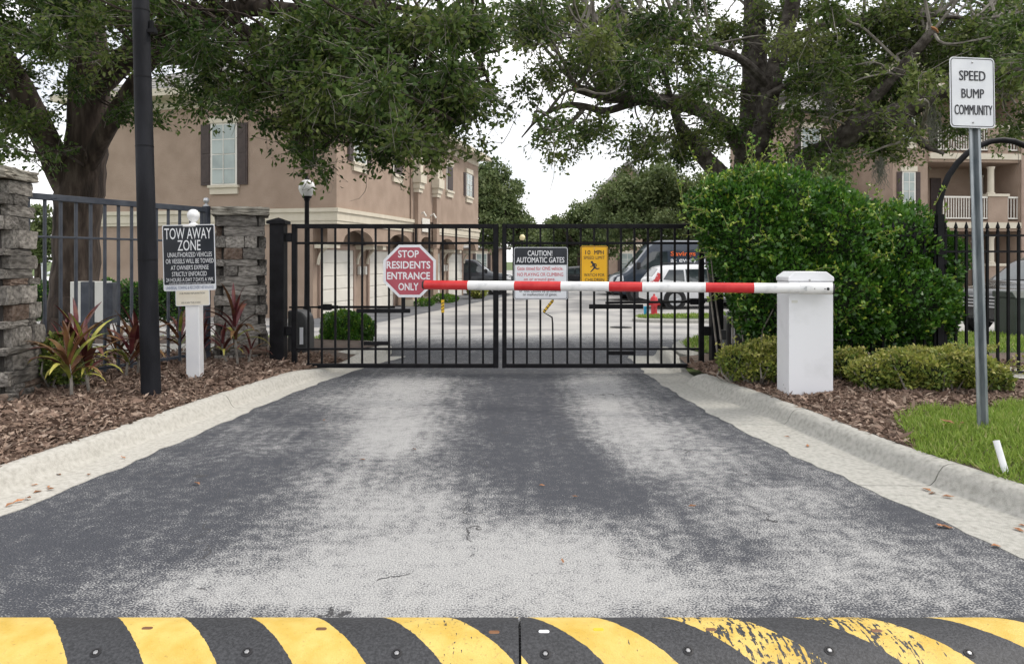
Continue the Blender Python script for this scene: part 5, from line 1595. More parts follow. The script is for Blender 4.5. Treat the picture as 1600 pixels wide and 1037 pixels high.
for fz in (.0, 2.95, 5.85):
    uc = ru(1552)
    rp('column_base', uc - .28, uc + .62, fz, fz + 1.05, -.30, .06, 'stucco')
    rp('column_cap', uc - .34, uc + .66, fz + 1.052, fz + 1.16, -.34, .12, 'stucco_trim')
    mb = MB(); q = fr_.pt(uc - .02, fz + 1.162, -.12); mb.lathe(q, [(.17, 0), (.17, .05), (.13, .08), (.125, 1.05), (.16, 1.12), (.17, 1.16)], 16); mb.build('column', 'stucco_trim', rb, smooth=True)
    rp('sliding_door', uc + .6, uE - .1, fz + .02, fz + 2.1, -1.98, -1.92, 'dark_glass')
    rp('door_frame', uc + .52, uE - .02, fz + 2.102, fz + 2.2, -1.98, -1.88, 'window_frame')
    rp('door_frame', uc + 1.0, uc + 1.06, fz + .02, fz + 2.1, -1.91, -1.88, 'window_frame')
    rp('doorway', ru(1503), ru(1520), fz + .02, fz + 2.05, -1.98, -1.93, 'shutter')
    if fz > 0:
        for a, b_ in ((uA + .45, uc - .29), (uc + .64, uE - .02)):
            bal = rp('balustrade', a, b_, fz + .98, fz + 1.05, -.03, .05, 'window_frame')
            rp('bottom_bar', a, b_, fz + .10, fz + .15, -.02, .04, 'window_frame', bal)
            n = int((b_ - a) / .115)
            for i in range(n + 1):
                u = a + .02 + (b_ - a - .04) * i / n
                rp('baluster', u - .014, u + .014, fz + .152, fz + .978, -.004, .024, 'window_frame', bal)
u0, u1 = ru(1411), ru(1427)
for fz in (.2, 2.95, 5.85):
    z0 = zat(fr_, 0, 328) - 2.95 + fz
    window(fr_, u0, u1, z0, z0 + 1.55, .22, rb, 'blind_glass', 3)
frw = Fr(fr_.pt(0, 0, -3), rv)
for u in (-2.0,):
    for z in (.9, 3.9, 6.2): window(frw, u - .4, u + .4, z, z + 1.1, .3, rb, 'blind_glass', 3)
mb = MB(); mb.tube([fr_.pt(uE + .06, -.5, .18), fr_.pt(uE + .06, RT, .18)], .06, 8); mb.build('downspout', 'stucco_tan', rb)
rp('screen', ru(1330) - .2, -.3, 2.95, 4.1, -2.9, -1.2, 'shutter')

# ================================================================== BUILDINGS FAR BEHIND
def far_house(px0, px1, Y, ztop, label, gable=False, rows=2):
    x0, x1 = (px0 - HX) * Y / F, (px1 - HX) * Y / F
    h = empty('apartment_building', ((x0 + x1) / 2, Y, -.5), label, 'building')
    fr = Fr((x0, Y, 0)); w = x1 - x0
    part('wall', fr, 0, w, -.6, ztop, -8, 0, 'stucco', h)
    part('band_board', fr, -.05, w + .05, 2.5, 2.9, 0, .08, 'stucco_trim', h)
    if gable:
        mb = MB(); mb.prism(fr, [(-.3, ztop), (w + .3, ztop), (w / 2, ztop + gable)], -8, .02); mb.build('gable', 'stucco', h)
        for s in (0, 1):
            a, b_ = ((-.7, ztop - .2), (w / 2, ztop + gable + .12)) if s == 0 else ((w + .7, ztop - .2), (w / 2, ztop + gable + .12))
            mb = MB(); mb.prism(fr, [a, (a[0], a[1] + .32), (b_[0], b_[1] + .32), b_], -8.3, .5); mb.build('roof_slope', 'roof_tile', h)
    else:
        hip_roof(fr, w, 8, .5, ztop, 2.2, 'roof_tiles', h, step=.6)
    n = max(1, int(w / 3.2))
    for i in range(n):
        for j in range(rows):
            u = w * (i + .5) / n
            window(fr, u - .45, u + .45, .4 + 3.0 * j, 1.9 + 3.0 * j, .3, h, 'blind_glass', 2)
    return h
far_house(928, 1032, 62, 5.9, 'distant pink apartment building with steep gable behind the van', gable=3.6)
far_house(640, 790, 66, 2.4, 'distant low building with grey roof beyond the charcoal car', rows=1)

# pond with fountain far to the left
mb = MB(); mb.add([(-52 + 14 * math.cos(t * PI / 16), 70 + 14 * math.sin(t * PI / 16), -.50) for t in range(32)], [tuple(range(32))])
tag(mb.build('pond', 'pond_water'), kind='structure')
fb_ = P(65, 408, 62)
ft = empty('fountain', (fb_.x, 62, -.48), 'white fountain spray in the pond far to the left', 'fountain')
rg = random.Random(2)
for i in range(26):
    a = rg.uniform(0, 2 * PI); r_ = abs(rg.gauss(0, .33)); hgt = 3.3 * math.exp(-(r_ / .55) ** 2) + rg.uniform(-.2, .3)
    mb = MB(); pts = []
    for k in range(7):
        t = k / 6
        pts.append((fb_.x + math.cos(a) * r_ * t * 1.4, 62 + math.sin(a) * r_ * t * 1.4, -.48 + max(.02, hgt * (1 - (1 - t * 1.15) ** 2))))
    mb.tube(pts, [.05 + .09 * k / 6 for k in range(7)], 6); mb.build('water_jet', 'fountain_water', ft, smooth=True)

# ================================================================== OAKS
def limb_pts(spec):
    return [P(x, y, Y) for x, y, Y, r in spec], [r for x, y, Y, r in spec]
def smooth_path(pts, rad, it=2):
    for _ in range(it):
        q, qr = [pts[0]], [rad[0]]
        for (a, ra), (b, rb_) in zip(zip(pts, rad), list(zip(pts, rad))[1:]):
            q += [a.lerp(b, .25), a.lerp(b, .75)]; qr += [ra * .75 + rb_ * .25, ra * .25 + rb_ * .75]
        pts, rad = q + [pts[-1]], qr + [rad[-1]]
    return pts, rad
def thin_strips(segs, r0, r1):
    # many straight twigs as three-sided prisms: segs (n, 2, 3)
    n = len(segs)
    d = unit(segs[:, 1] - segs[:, 0]); a = unit(np.cross(d, np.array([.31, .77, .55]))); b = np.cross(d, a)
    v = np.empty((n, 6, 3), dtype=np.float32)
    for k in range(3):
        o = a * math.cos(2 * PI * k / 3) + b * math.sin(2 * PI * k / 3)
        v[:, k] = segs[:, 0] + o * r0[:, None]; v[:, 3 + k] = segs[:, 1] + o * r1[:, None]
    base = (np.arange(n) * 6)[:, None]
    f = np.concatenate([base + np.array([k, (k + 1) % 3, 3 + (k + 1) % 3, 3 + k]) for k in range(3)])
    return v.reshape(-1, 3), f
def oak(label, base, limbs, ells, Yfun, ntwig, leaf_len, seed, bark, cuts=(), strands=(), per_twig=13, leafmat='oak_leaf', bare=40, dY=1.15):
    rng = np.random.default_rng(seed); rr = random.Random(seed)
    root = empty('oak_tree', base, label, 'tree', 'large oaks at the entrance')
    mb = MB(); lv = []
    for spec in limbs:
        pts, rad = limb_pts(spec)
        pts, rad = smooth_path(pts, rad)
        pts = [p + Vector((rr.uniform(-1, 1), rr.uniform(-1, 1), rr.uniform(-1, 1))) * r * .05 for p, r in zip(pts, rad)]
        mb.tube(pts, [r * rr.uniform(.985, 1.02) for r in rad], 14 if rad[0] > .12 else 9)
        lv += [(p, r) for p, r in zip(pts, rad) if p.z > 1.9]
    mb.build('trunk', bark, root, smooth=True)
    for (px, py, Y, r) in cuts:
        q = P(px, py, Y)
        c = MB(); c.lathe(q, [(r * 1.02, -.01), (r, .008), (r * .5, .014), (0, .012)], 12, (P(px + 6, py - 6, Y) - q) if px > 1200 else (-1, -.2, .2)); c.build('cut_end', 'cut_wood', root)
    LV = np.array([tuple(p) for p, r in lv])
    area = np.array([e[2] * e[3] * e[4] for e in ells]); area = area / area.sum()
    starts, ends, subs = [], [], []
    br = MB()
    for e, sh in zip(ells, area):
        nt = int(ntwig * sh)
        if nt < 3: continue
        ns = max(2, int(e[2] * e[3] / 420))
        ce = []
        for k in range(ns):
            while True:
                u, v = rng.uniform(-1, 1, 2)
                if u * u + v * v < 1: break
            Y = (e[5] if len(e) > 5 else Yfun(e[0] + u * e[2], e[1])) + rng.normal(0, dY)
            c = np.array(tuple(P(e[0] + u * e[2], e[1] + v * e[3], max(6.5, Y))))
            ce.append(c)
        ce = np.array(ce)
        for c in ce:                                 # a branch from the nearest limb out to each clump
            dd = np.linalg.norm(LV - c, axis=1); near = np.argsort(dd)[:14]; near = near[dd[near] < dd[near[0]] + .7]; i = int(rng.choice(near))
            p0, p3 = Vector(LV[i]), Vector(c); L = (p3 - p0).length
            m1 = p0.lerp(p3, .35) + Vector(rng.normal(0, .10 * L, 3)) + Vector((0, 0, .06 * L)); m2 = p0.lerp(p3, .7) + Vector(rng.normal(0, .09 * L, 3))
            r0 = min(.028, .008 + .011 * L)
            pts, rad = smooth_path([p0, m1, m2, p3], [r0, r0 * .75, r0 * .5, .005], 2)
            br.tube(pts, rad, 5, False)
        wh = rng.integers(0, ns, nt)
        off = rng.normal(size=(nt, 3)) * np.array([.22, .24, .155]) * (0.75 + .5 * rng.random(nt))[:, None]
        c = ce[wh]
        starts.append(c + off * .25 + rng.normal(0, .03, (nt, 3))); ends.append(c + off + np.array([0, 0, -.03]))
        subs.append(rng.normal(0, .20, ns)[wh])
    br.build('branches', 'twig' if bark == 'bark_grey' else bark, root, smooth=True)['kind'] = 'stuff'
    s, e_, sub = np.concatenate(starts), np.concatenate(ends), np.concatenate(subs)
    n = len(s)
    tips = e_ + rng.normal(0, .07, (n, 3)) + np.array([0, 0, -.02])
    seg = np.concatenate([np.stack([s, e_], 1), np.stack([e_, tips], 1)])
    v, f = thin_strips(seg, np.concatenate([np.full(n, .0042), np.full(n, .0026)]), np.concatenate([np.full(n, .0026), np.full(n, .0012)]))
    fast_mesh('twigs', v, f, 'twig', root, base, kind='stuff')
    # leaves along the outer part of every twig
    k = per_twig
    t = rng.random((n, k)) ** .7
    pos = (s[:, None] * (1 - t[..., None]) + e_[:, None] * t[..., None]) + rng.normal(0, .045, (n, k, 3)) + (tips - e_)[:, None] * (rng.random((n, k, 1)) * t[..., None])
    d = unit(e_ - s)[:, None] * .7 + rng.normal(0, .75, (n, k, 3)) + np.array([0, 0, -.12])
    N_ = n * k
    L = leaf_len * rng.uniform(.65, 1.3, N_)
    v, f = leaf_quads(pos.reshape(-1, 3), d.reshape(-1, 3), L, L * rng.uniform(.40, .60, N_), rng)
    tint = np.clip(rng.normal(.42 + (.17 if bark == 'bark_grey' else .02), .20, N_) + np.repeat(sub, k), 0, 1)
    fast_mesh('crown', v, f, leafmat, root, base, {'tint': np.repeat(tint, 4)}, 'stuff')
    # bare hanging twigs
    bb = MB()
    for i in range(bare):
        p = Vector(s[rng.integers(0, n)])
        pts = [p]
        d = Vector((rng.normal(0, .6), rng.normal(0, .5), rng.normal(-.25, .5))).normalized()
        for j in range(7):
            d = (d + Vector(rng.normal(0, .28, 3)) + Vector((0, 0, -.05))).normalized()
            pts.append(pts[-1] + d * rng.uniform(.07, .17))
        bb.tube(pts, [.008 - .0009 * j for j in range(8)], 4, False)
    bb.build('bare_twigs', 'twig', root)['kind'] = 'stuff'
    if strands:
        ms = []
        for px, py, Y, L in strands:
            for k in range(70):
                p = np.array(tuple(P(px, py, Y))) + rng.normal(0, .035, 3)
                ln = L * rng.uniform(.4, 1.0)
                for j in range(9):
                    q = p + np.array([rng.normal(0, .018), rng.normal(0, .018), -ln / 9])
                    ms.append((p, q)); p = q
        ms = np.array(ms)
        v, f = thin_strips(ms, np.full(len(ms), .0028), np.full(len(ms), .0024))
        fast_mesh('hanging_moss', v, f, 'moss', root, base, kind='stuff')
    return root

limbsL = [
    [(118, 520, 12.5, .56), (118, 500, 12.5, .46), (118, 470, 12.5, .40), (118, 420, 12.5, .37), (120, 350, 12.5, .36), (126, 290, 12.5, .38), (136, 230, 12.5, .33), (138, 160, 12.5, .33), (140, 90, 12.5, .32), (132, 20, 12.5, .30), (120, -80, 12.5, .26), (100, -220, 12.6, .16)],
    [(122, 330, 12.45, .20), (100, 280, 12.4, .24), (75, 225, 12.2, .22), (50, 175, 12.0, .21), (20, 115, 11.8, .20), (-25, 40, 11.5, .17), (-80, -60, 11.3, .12)],
    [(138, 150, 12.5, .2), (180, 105, 12.2, .21), (235, 62, 11.8, .18), (290, 32, 11.4, .16), (345, 17, 11, .135), (420, 12, 10.5, .115), (490, 20, 10, .095), (560, 52, 9.6, .07), (640, 110, 9.3, .045), (700, 185, 9.1, .02)],
    [(130, 275, 12.4, .16), (165, 205, 12.2, .15), (195, 150, 12, .135), (235, 95, 11.8, .11), (275, 68, 11.4, .09), (330, 80, 11, .065), (400, 115, 10.6, .05), (520, 190, 10.3, .02)],
    [(345, 17, 11, .09), (385, 45, 10.6, .065), (425, 95, 10.3, .05), (440, 160, 10.0, .04), (470, 215, 9.8, .022), (482, 258, 9.7, .008)],
    [(490, 20, 10, .07), (560, 5, 9.8, .06), (650, 15, 9.6, .045), (730, 60, 9.4, .03), (765, 130, 9.3, .015)],
    [(235, 62, 11.8, .10), (300, 100, 11.0, .05), (330, 95, 10.6, .045), (372, 60, 10.3, .04), (400, 70, 10.2, .035), (432, 98, 10.1, .03)]]
ellsL = [(30, 50, 80, 80, 1.2), (15, 150, 45, 60, 1.3), (15, 232, 42, 36, .42), (78, 215, 26, 50, .28), (95, 130, 24, 28, .45), (150, 30, 70, 45, 1), (130, 110, 40, 50, .5), (212, 172, 34, 30, .8), (200, 90, 24, 30, .45), (250, 10, 80, 26, .8),
         (330, 40, 70, 36, .95), (310, 112, 70, 36, .9), (400, 110, 80, 60, 1.2), (480, 55, 90, 60, 1.2), (450, 150, 80, 50, 1.15), (560, 60, 90, 60, 1.15), (560, 150, 90, 60, 1.2), (510, 215, 50, 36, .8), (480, 250, 24, 24, .8),
         (600, 205, 60, 38, 1.1), (650, 80, 90, 70, 1.15), (650, 170, 80, 50, 1.2), (652, 222, 48, 26, 1.0), (720, 60, 70, 60, 1.05), (732, 125, 52, 46, .9), (715, 190, 44, 34, .75), (740, 222, 24, 16, .6), (340, 162, 55, 22, .6), (432, 205, 26, 34, .5), (575, 235, 34, 16, .6),
         (100, -130, 200, 90, .25), (400, -100, 200, 70, .25), (650, -70, 150, 60, .3),
         (350, -60, 250, 60, .5, 17), (-150, 20, 110, 90, .5), (-290, 40, 120, 90, .45), (-160, 140, 90, 60, .4), (-120, -120, 150, 80, .3), (200, -170, 250, 70, .3, 9)]  # crown clumps out of view, added to shade the building's end wall
oak('huge oak leaning over the fence on the left with dark forked trunk', (tuple(P(118, 0, 12.5))[0], 12.5, gz(12.5) - .05), limbsL, ellsL, lambda px, py: np.interp(px, [-100, 150, 400, 800], [11.8, 11.6, 10.3, 9.4]), 9000, .080, 21, 'bark', bare=110)

limbsR = [
    [(1176, 560, 12.6, .50), (1176, 500, 12.6, .40), (1174, 380, 12.6, .36), (1174, 290, 12.6, .36), (1178, 220, 12.6, .28), (1180, 130, 12.6, .23), (1180, 60, 12.6, .20), (1176, -40, 12.7, .16), (1170, -200, 12.7, .09)],
    [(1176, 290, 12.5, .20), (1190, 215, 12.3, .19), (1204, 140, 12.1, .165), (1222, 70, 11.9, .145), (1240, 0, 11.7, .12), (1262, -90, 11.5, .08)],
    [(1170, 300, 12.4, .18), (1130, 278, 12.1, .155), (1098, 243, 11.8, .135), (1066, 206, 11.5, .11), (1055, 180, 11.3, .06), (1040, 120, 11.2, .03)],
    [(1174, 260, 12.4, .16), (1140, 200, 12.1, .14), (1092, 168, 11.7, .125), (1040, 158, 11.3, .11), (985, 152, 10.9, .09), (940, 150, 10.6, .078), (898, 137, 10.3, .068)],
    [(1010, 155, 11.1, .07), (975, 165, 10.9, .062), (945, 176, 10.7, .055), (915, 166, 10.5, .05), (880, 163, 10.3, .04), (840, 185, 10.0, .022), (815, 215, 9.9, .01)],
    [(915, 166, 10.5, .04), (895, 190, 10.4, .032), (870, 205, 10.3, .025), (840, 212, 10.2, .014)],
    [(1176, 300, 12.4, .22), (1215, 272, 12.0, .21), (1262, 250, 11.6, .20), (1305, 232, 11.2, .19), (1338, 196, 10.9, .165), (1395, 180, 10.5, .14), (1470, 148, 10.2, .115), (1545, 118, 9.9, .09), (1640, 100, 9.6, .06)],
    [(1318, 212, 11.0, .115), (1345, 175, 10.8, .10), (1375, 143, 10.6, .09), (1408, 108, 10.4, .085), (1438, 72, 10.2, .078), (1459, 48, 10.1, .072)],
    [(1395, 180, 10.5, .08), (1425, 200, 10.3, .06), (1440, 228, 10.2, .04), (1475, 240, 10.0, .02)],
    [(1205, 140, 12.1, .09), (1160, 90, 11.8, .07), (1110, 75, 11.4, .055), (1040, 60, 11.0, .04), (960, 50, 10.6, .025), (880, 60, 10.3, .012)],
    [(1222, 70, 11.9, .08), (1280, 40, 11.5, .06), (1360, 30, 11.0, .045), (1450, 20, 10.6, .03), (1560, 40, 10.2, .015)],
    [(1200, 150, 12.0, .07), (1235, 130, 11.8, .055), (1265, 128, 11.6, .045), (1290, 150, 11.4, .02)]]
ellsR = [(835, 35, 50, 50, .7), (830, 115, 40, 45, .55), (835, 190, 40, 26, .4), (855, 238, 30, 22, .5), (900, 60, 80, 60, 1.1), (920, 110, 70, 36, .7), (960, 205, 60, 32, .6), (975, 238, 50, 22, .8), (1000, 60, 80, 60, 1.15), (1030, 130, 80, 55, 1.1), (1060, 210, 60, 40, .85),
         (1100, 40, 70, 45, .85), (1105, 120, 45, 45, .6), (1130, 225, 50, 45, .9), (1180, 40, 60, 45, .45), (1150, 150, 30, 40, .3), (1232, 205, 45, 45, .55), (1260, 100, 70, 45, 1.0), (1290, 50, 90, 50, 1.1), (1310, 140, 70, 45, .9), (1370, 60, 80, 60, 1.0), (1390, 130, 70, 45, .75), (1374, 235, 30, 46, 1.2), (1290, 225, 40, 30, .5), (1325, 195, 50, 36, .6), (1400, 205, 40, 30, .5), (1490, 215, 50, 26, .45), (1560, 195, 40, 30, .5),
         (1450, 50, 80, 55, .95), (1440, 165, 60, 36, .6), (1520, 40, 80, 50, .95), (1585, 60, 60, 65, .95), (1585, 150, 40, 50, .8), (1440, 225, 40, 28, .3), (1130, 268, 60, 16, .5), (950, -90, 180, 70, .25), (1200, -110, 200, 80, .25), (1450, -90, 180, 70, .25), (1730, 40, 110, 90, .4), (1720, 150, 80, 50, .35)]
oak('spreading oak with pruned limbs behind the big bush on the right', (tuple(P(1176, 0, 12.6))[0], 12.6, gz(12.6) - .05), limbsR, ellsR, lambda px, py: np.interp(px, [800, 950, 1180, 1400, 1650], [10.3, 11.1, 12.4, 11.6, 10.8]), 7300, .076, 33, 'bark_grey',
    cuts=((898, 137, 10.3, .066), (1459, 48, 10.1, .07)), strands=((1292, 132, 10.9, .75), (1454, 168, 10.2, .60), (1242, 250, 11.0, .5), (1375, 250, 10.3, .45)), bare=150)

# ================================================================== SHRUBS
def shrub(name, label, cat, ells, n, leaf, mat, seed, base, core=.80, up=.5, shoots=(), aspect=.55, group=None, tint0=.40, stem=None, shell=(.74, 1.04)):
    rng = np.random.default_rng(seed)
    root = empty(name, base, label, cat, group)
    C = np.array([tuple(e[0]) for e in ells]); R = np.array([e[1] for e in ells])
    vol = R.prod(1) ** (2 / 3); wt = vol / vol.sum()
    P_, D_, T_ = [], [], []
    ph = rng.uniform(0, 6.28, 6)
    def wob(p):
        return 1 + .09 * np.sin(p[:, 0] * 6 + ph[0]) * np.sin(p[:, 2] * 7 + ph[1]) + .07 * np.sin(p[:, 0] * 15 + p[:, 1] * 11 + ph[2]) * np.sin(p[:, 2] * 13 + ph[4]) + .05 * np.sin(p[:, 2] * 19 + p[:, 0] * 22 + ph[3])
    got = 0
    while got < n:
        m = n
        w = rng.choice(len(C), m, p=wt)
        d = unit(rng.normal(size=(m, 3)))
        r = rng.uniform(shell[0], shell[1], m) ** .6
        p = C[w] + d * R[w] * r[:, None]
        p = C[w] + (p - C[w]) * wob(p)[:, None]
        q = np.linalg.norm((p[:, None] - C[None]) / R[None], axis=2)
        q[np.arange(m), w] = 9
        ok = (q.min(1) > .80) & (p[:, 2] > base[2] + .01)
        p, d = p[ok], d[ok]
        P_.append(p); D_.append(d); got += len(p)
    p, d = np.concatenate(P_)[:n], np.concatenate(D_)[:n]
    dirs = d * .8 + rng.normal(0, .7, (n, 3)) + np.array([0, 0, up])
    L = leaf * rng.uniform(.4, 1.5, n)
    v, f = leaf_quads(p, dirs, L, L * rng.uniform(aspect * .8, aspect * 1.2, n), rng)
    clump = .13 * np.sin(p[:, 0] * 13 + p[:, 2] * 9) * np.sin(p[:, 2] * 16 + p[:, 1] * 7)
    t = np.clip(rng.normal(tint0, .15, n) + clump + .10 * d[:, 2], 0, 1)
    yl = rng.random(n) < .035
    t[yl] = rng.uniform(.75, 1, yl.sum())
    fast_mesh('foliage', v, f, mat, root, base, {'tint': np.repeat(t, 4)}, 'stuff')
    # woody inside: stems fanning up from the ground to the shell
    mb = MB()
    for i in range(90 if name == 'low_hedge' else 26):
        e = ells[rng.integers(0, len(ells))]
        g = Vector((e[0][0] + rng.normal(0, .25) * e[1][0], e[0][1] + rng.normal(0, .2) * e[1][1], base[2] - .03))
        dd = Vector(rng.normal(size=3)).normalized(); dd.z = abs(dd.z)
        tip = Vector(e[0]) + Vector((dd.x * e[1][0], dd.y * e[1][1], dd.z * e[1][2])) * (1.02 if name == 'low_hedge' else .85)
        mid = g.lerp(tip, .5) + Vector(rng.normal(0, .05, 3))
        mb.tube([g, mid, tip], [.012, .009, .004], 5, False)
    mb.build('stems', 'twig', root)['kind'] = 'stuff'
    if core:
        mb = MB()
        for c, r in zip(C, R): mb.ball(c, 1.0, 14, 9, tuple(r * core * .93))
        mm = mb.build('dark_core', stem or 'bush_core', root, smooth=True)  # solid near-black balls that close off the view between the leaves
    if len(shoots):
        sp_, sd_, st_ = [], [], []
        mb = MB()
        for a, b_ in shoots:
            a, b_ = Vector(a), Vector(b_); m = a.lerp(b_, .55) + Vector(rng.normal(0, .03, 3)) + Vector((0, 0, .03))
            pts, rad = smooth_path([a, m, b_], [.004, .003, .0015], 2)
            mb.tube(pts, rad, 4, False)
            for k in range(int(10 + 28 * (b_ - a).length)):
                q = pts[rng.integers(0, len(pts))]
                sp_.append(tuple(q)); sd_.append(tuple(Vector(rng.normal(size=3)) + Vector((0, 0, .3)))); st_.append(rng.uniform(.55, .95))
        mb.build('shoots', 'shoot', root)['kind'] = 'stuff'
        L = leaf * rng.uniform(.6, 1.1, len(sp_))
        v, f = leaf_quads(np.array(sp_), np.array(sd_), L, L * aspect, rng)
        fast_mesh('shoot_leaves', v, f, mat, root, base, {'tint': np.repeat(np.array(st_), 4)}, 'stuff')
    return root
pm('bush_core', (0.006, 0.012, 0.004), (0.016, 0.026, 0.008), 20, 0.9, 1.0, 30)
pm('shoot', (0.16, 0.18, 0.05), (0.24, 0.24, 0.08), 9, 0.7)

def E(px, py, rx, ry, Y, rd):
    return (P(px, py, Y), np.array([rx * Y / F, rd, ry * Y / F]))
rs = random.Random(5)
sh = []
tops = [(1085, 300), (1100, 285), (1120, 272), (1150, 258), (1175, 250), (1200, 248), (1225, 258), (1250, 268), (1290, 285), (1330, 300), (1370, 312), (1420, 322), (1450, 330), (1475, 350)]
for x, y in tops:
    for k in range(5):
        Y = 7.2 + rs.uniform(-.25, .3)
        a = P(x + rs.uniform(-16, 16), y + 26, Y)
        sh.append((a, a + Vector((rs.uniform(-.22, .22), rs.uniform(-.15, .1), rs.uniform(.05, .36) * (1.2 if x < 1300 else .8)))))
for x, y in ((1085, 330), (1080, 360), (1100, 400), (1120, 460), (1485, 400), (1490, 450), (1488, 480)):
    for k in range(4):
        a = P(x + (22 if x < 1300 else -22), y, 7.05 + rs.uniform(-.15, .2)); s_ = -1 if x < 1300 else 1
        sh.append((a, a + Vector((s_ * rs.uniform(.12, .32), rs.uniform(-.15, .1), rs.uniform(-.08, .14)))))
for k in range(60):
    x, y = rs.uniform(1130, 1470), rs.uniform(310, 520)
    a = P(x, y, 6.62 + abs(x - 1280) * .0009)
    sh.append((a, a + Vector((rs.uniform(-.2, .2), rs.uniform(-.12, -.02), rs.uniform(-.05, .16)))))
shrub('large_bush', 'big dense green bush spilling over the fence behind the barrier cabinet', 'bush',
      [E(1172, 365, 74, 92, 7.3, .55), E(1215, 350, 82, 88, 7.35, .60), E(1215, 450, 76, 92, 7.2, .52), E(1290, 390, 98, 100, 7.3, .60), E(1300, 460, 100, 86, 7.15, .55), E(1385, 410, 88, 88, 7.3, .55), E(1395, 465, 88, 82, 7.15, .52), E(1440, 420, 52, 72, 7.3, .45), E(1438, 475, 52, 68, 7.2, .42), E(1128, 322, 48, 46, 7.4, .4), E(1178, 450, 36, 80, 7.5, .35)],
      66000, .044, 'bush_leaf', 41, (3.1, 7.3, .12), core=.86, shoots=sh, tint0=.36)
def low_hedge(label, ells, n, seed, base):
    return shrub('low_hedge', label, 'hedge', ells, n, .034, 'hedge_leaf', seed, base, core=.70, up=.5, tint0=.46, shell=(.55, 1.10), group='low hedges by the barrier', shoots=[(Vector(e[0]) + Vector((rs.uniform(-.2, .2), -.1, e[1][2] * .6)), Vector(e[0]) + Vector((rs.uniform(-.3, .3), -.15, e[1][2] * 1.25))) for e in ells for _ in range(7)])
low_hedge('low leafy hedge between the gate post and the barrier cabinet', [E(1150, 566, 24, 24, 6.75, .2), E(1182, 560, 30, 28, 6.7, .22), E(1212, 564, 28, 26, 6.65, .22), E(1190, 574, 34, 18, 6.6, .2)], 5600, 51, (2.35, 6.65, .13))
low_hedge('low yellowing hedge in front of the iron fence on the right', [E(1322, 566, 30, 20, 6.6, .20), E(1362, 582, 36, 20, 6.2, .2), E(1405, 576, 40, 27, 6.2, .24), E(1452, 580, 40, 25, 6.1, .22), E(1490, 574, 36, 30, 6.15, .24), E(1528, 584, 34, 25, 6.05, .22), E(1556, 592, 18, 18, 6.0, .16), E(1425, 562, 60, 17, 6.5, .2), E(1505, 564, 30, 18, 6.4, .2)], 14500, 52, (3.5, 6.2, .13))
shrub('clipped_shrub', 'small clipped green shrub on the island behind the left gate leaf', 'shrub', [E(524, 514, 22, 26, 10.9, .28), E(545, 512, 26, 28, 10.9, .3), E(564, 516, 20, 26, 10.9, .28), E(540, 526, 38, 20, 10.85, .3)], 12000, .034, 'bush_leaf', 53, (-2.5, 10.9, .0), core=.84, tint0=.42)
shrub('clipped_hedge', 'dark clipped hedge along the foot of the tan building', 'hedge', [(P(x, 470, 16.5), np.array([.42, .35, .46])) for x in range(40, 300, 26)], 14000, .06, 'bush_leaf', 54, (-9.5, 16.5, gz(16.5) - .05), core=.86, tint0=.22)
shrub('yellow_shrub', 'small light green shrub behind the ti plant by the left pillar', 'shrub', [E(88, 560, 26, 34, 6.2, .16), E(110, 572, 20, 26, 6.15, .14)], 2600, .04, 'hedge_leaf', 55, (-3.9, 6.2, .14), core=0, tint0=.35)

# small plants at the garages
shrub('ground_plant', 'low green plants at the foot of the entry pier', 'plant', [(fa.pt(9.2, Z0 + .12, .25), np.array([.5, .6, .18])), (fa.pt(9.9, Z0 + .1, .35), np.array([.4, .5, .16])), (fa.pt(6.8, Z0 + .1, .3), np.array([.4, .5, .14]))], 3000, .09, 'bush_leaf', 56, tuple(fa.pt(9.2, Z0, .25)), core=0, tint0=.5)
shrub('ground_plant', 'yellow green plants in front of the charcoal car', 'plant', [(P(742, 453, 34), np.array([.35, .5, .32])), (P(750, 455, 34), np.array([.3, .5, .26]))], 1500, .12, 'hedge_leaf', 57, (-1.7, 34, -.52), core=0, tint0=.6)

# ------------------------------------------------------------------ trees farther back
def far_tree(label, trunk_px, Y, ells, n, leaf, seed, zb=-.52):
    rng = np.random.default_rng(seed)
    bx = (trunk_px - HX) * Y / F
    root = empty('shade_tree', (bx, Y, zb), label, 'tree', 'trees behind the gate')
    C = np.array([tuple(P(x, y, Y + dz)) for x, y, rx, ry, dz in ells]); R = np.array([[rx * Y / F, (rx + ry) / 2 * Y / F, ry * Y / F] for x, y, rx, ry, dz in ells])
    mb = MB()
    hub = Vector((bx, Y, max(zb + 1.6, C[:, 2].min() - .3)))
    mb.tube([(bx, Y, zb - .1), (bx + .05, Y, zb + .9), hub], [.26, .19, .16], 9)
    for c, r in zip(C, R):
        for k in range(3):
            tip = Vector(c) + Vector(rng.normal(0, .4, 3) * r)
            pts, rad = smooth_path([hub, hub.lerp(tip, .5) + Vector(rng.normal(0, .25, 3)), tip], [.12, .07, .02], 2)
            mb.tube(pts, rad, 6, False)
    mb.build('trunk', 'bark', root, smooth=True)
    w = R.prod(1) ** (2 / 3); w = w / w.sum()
    nc = 40 * len(C)
    wi = rng.choice(len(C), nc, p=w); d = unit(rng.normal(size=(nc, 3)))
    cc = C[wi] + d * R[wi] * (rng.random((nc, 1)) ** .45)
    k = n // nc
    sig = np.mean(R) * .17
    p = cc[:, None] + rng.normal(0, sig, (nc, k, 3)) * np.array([1, 1, .7])
    m = nc * k
    L = leaf * rng.uniform(.6, 1.4, m)
    v, f = leaf_quads(p.reshape(-1, 3), rng.normal(size=(m, 3)), L, L * .55, rng)
    t = np.clip(rng.normal(.42, .17, m) + np.repeat(rng.normal(0, .14, nc), k), 0, 1)
    fast_mesh('crown', v, f, 'far_leaf', root, (bx, Y, zb), {'tint': np.repeat(t, 4)}, 'stuff')
    return root
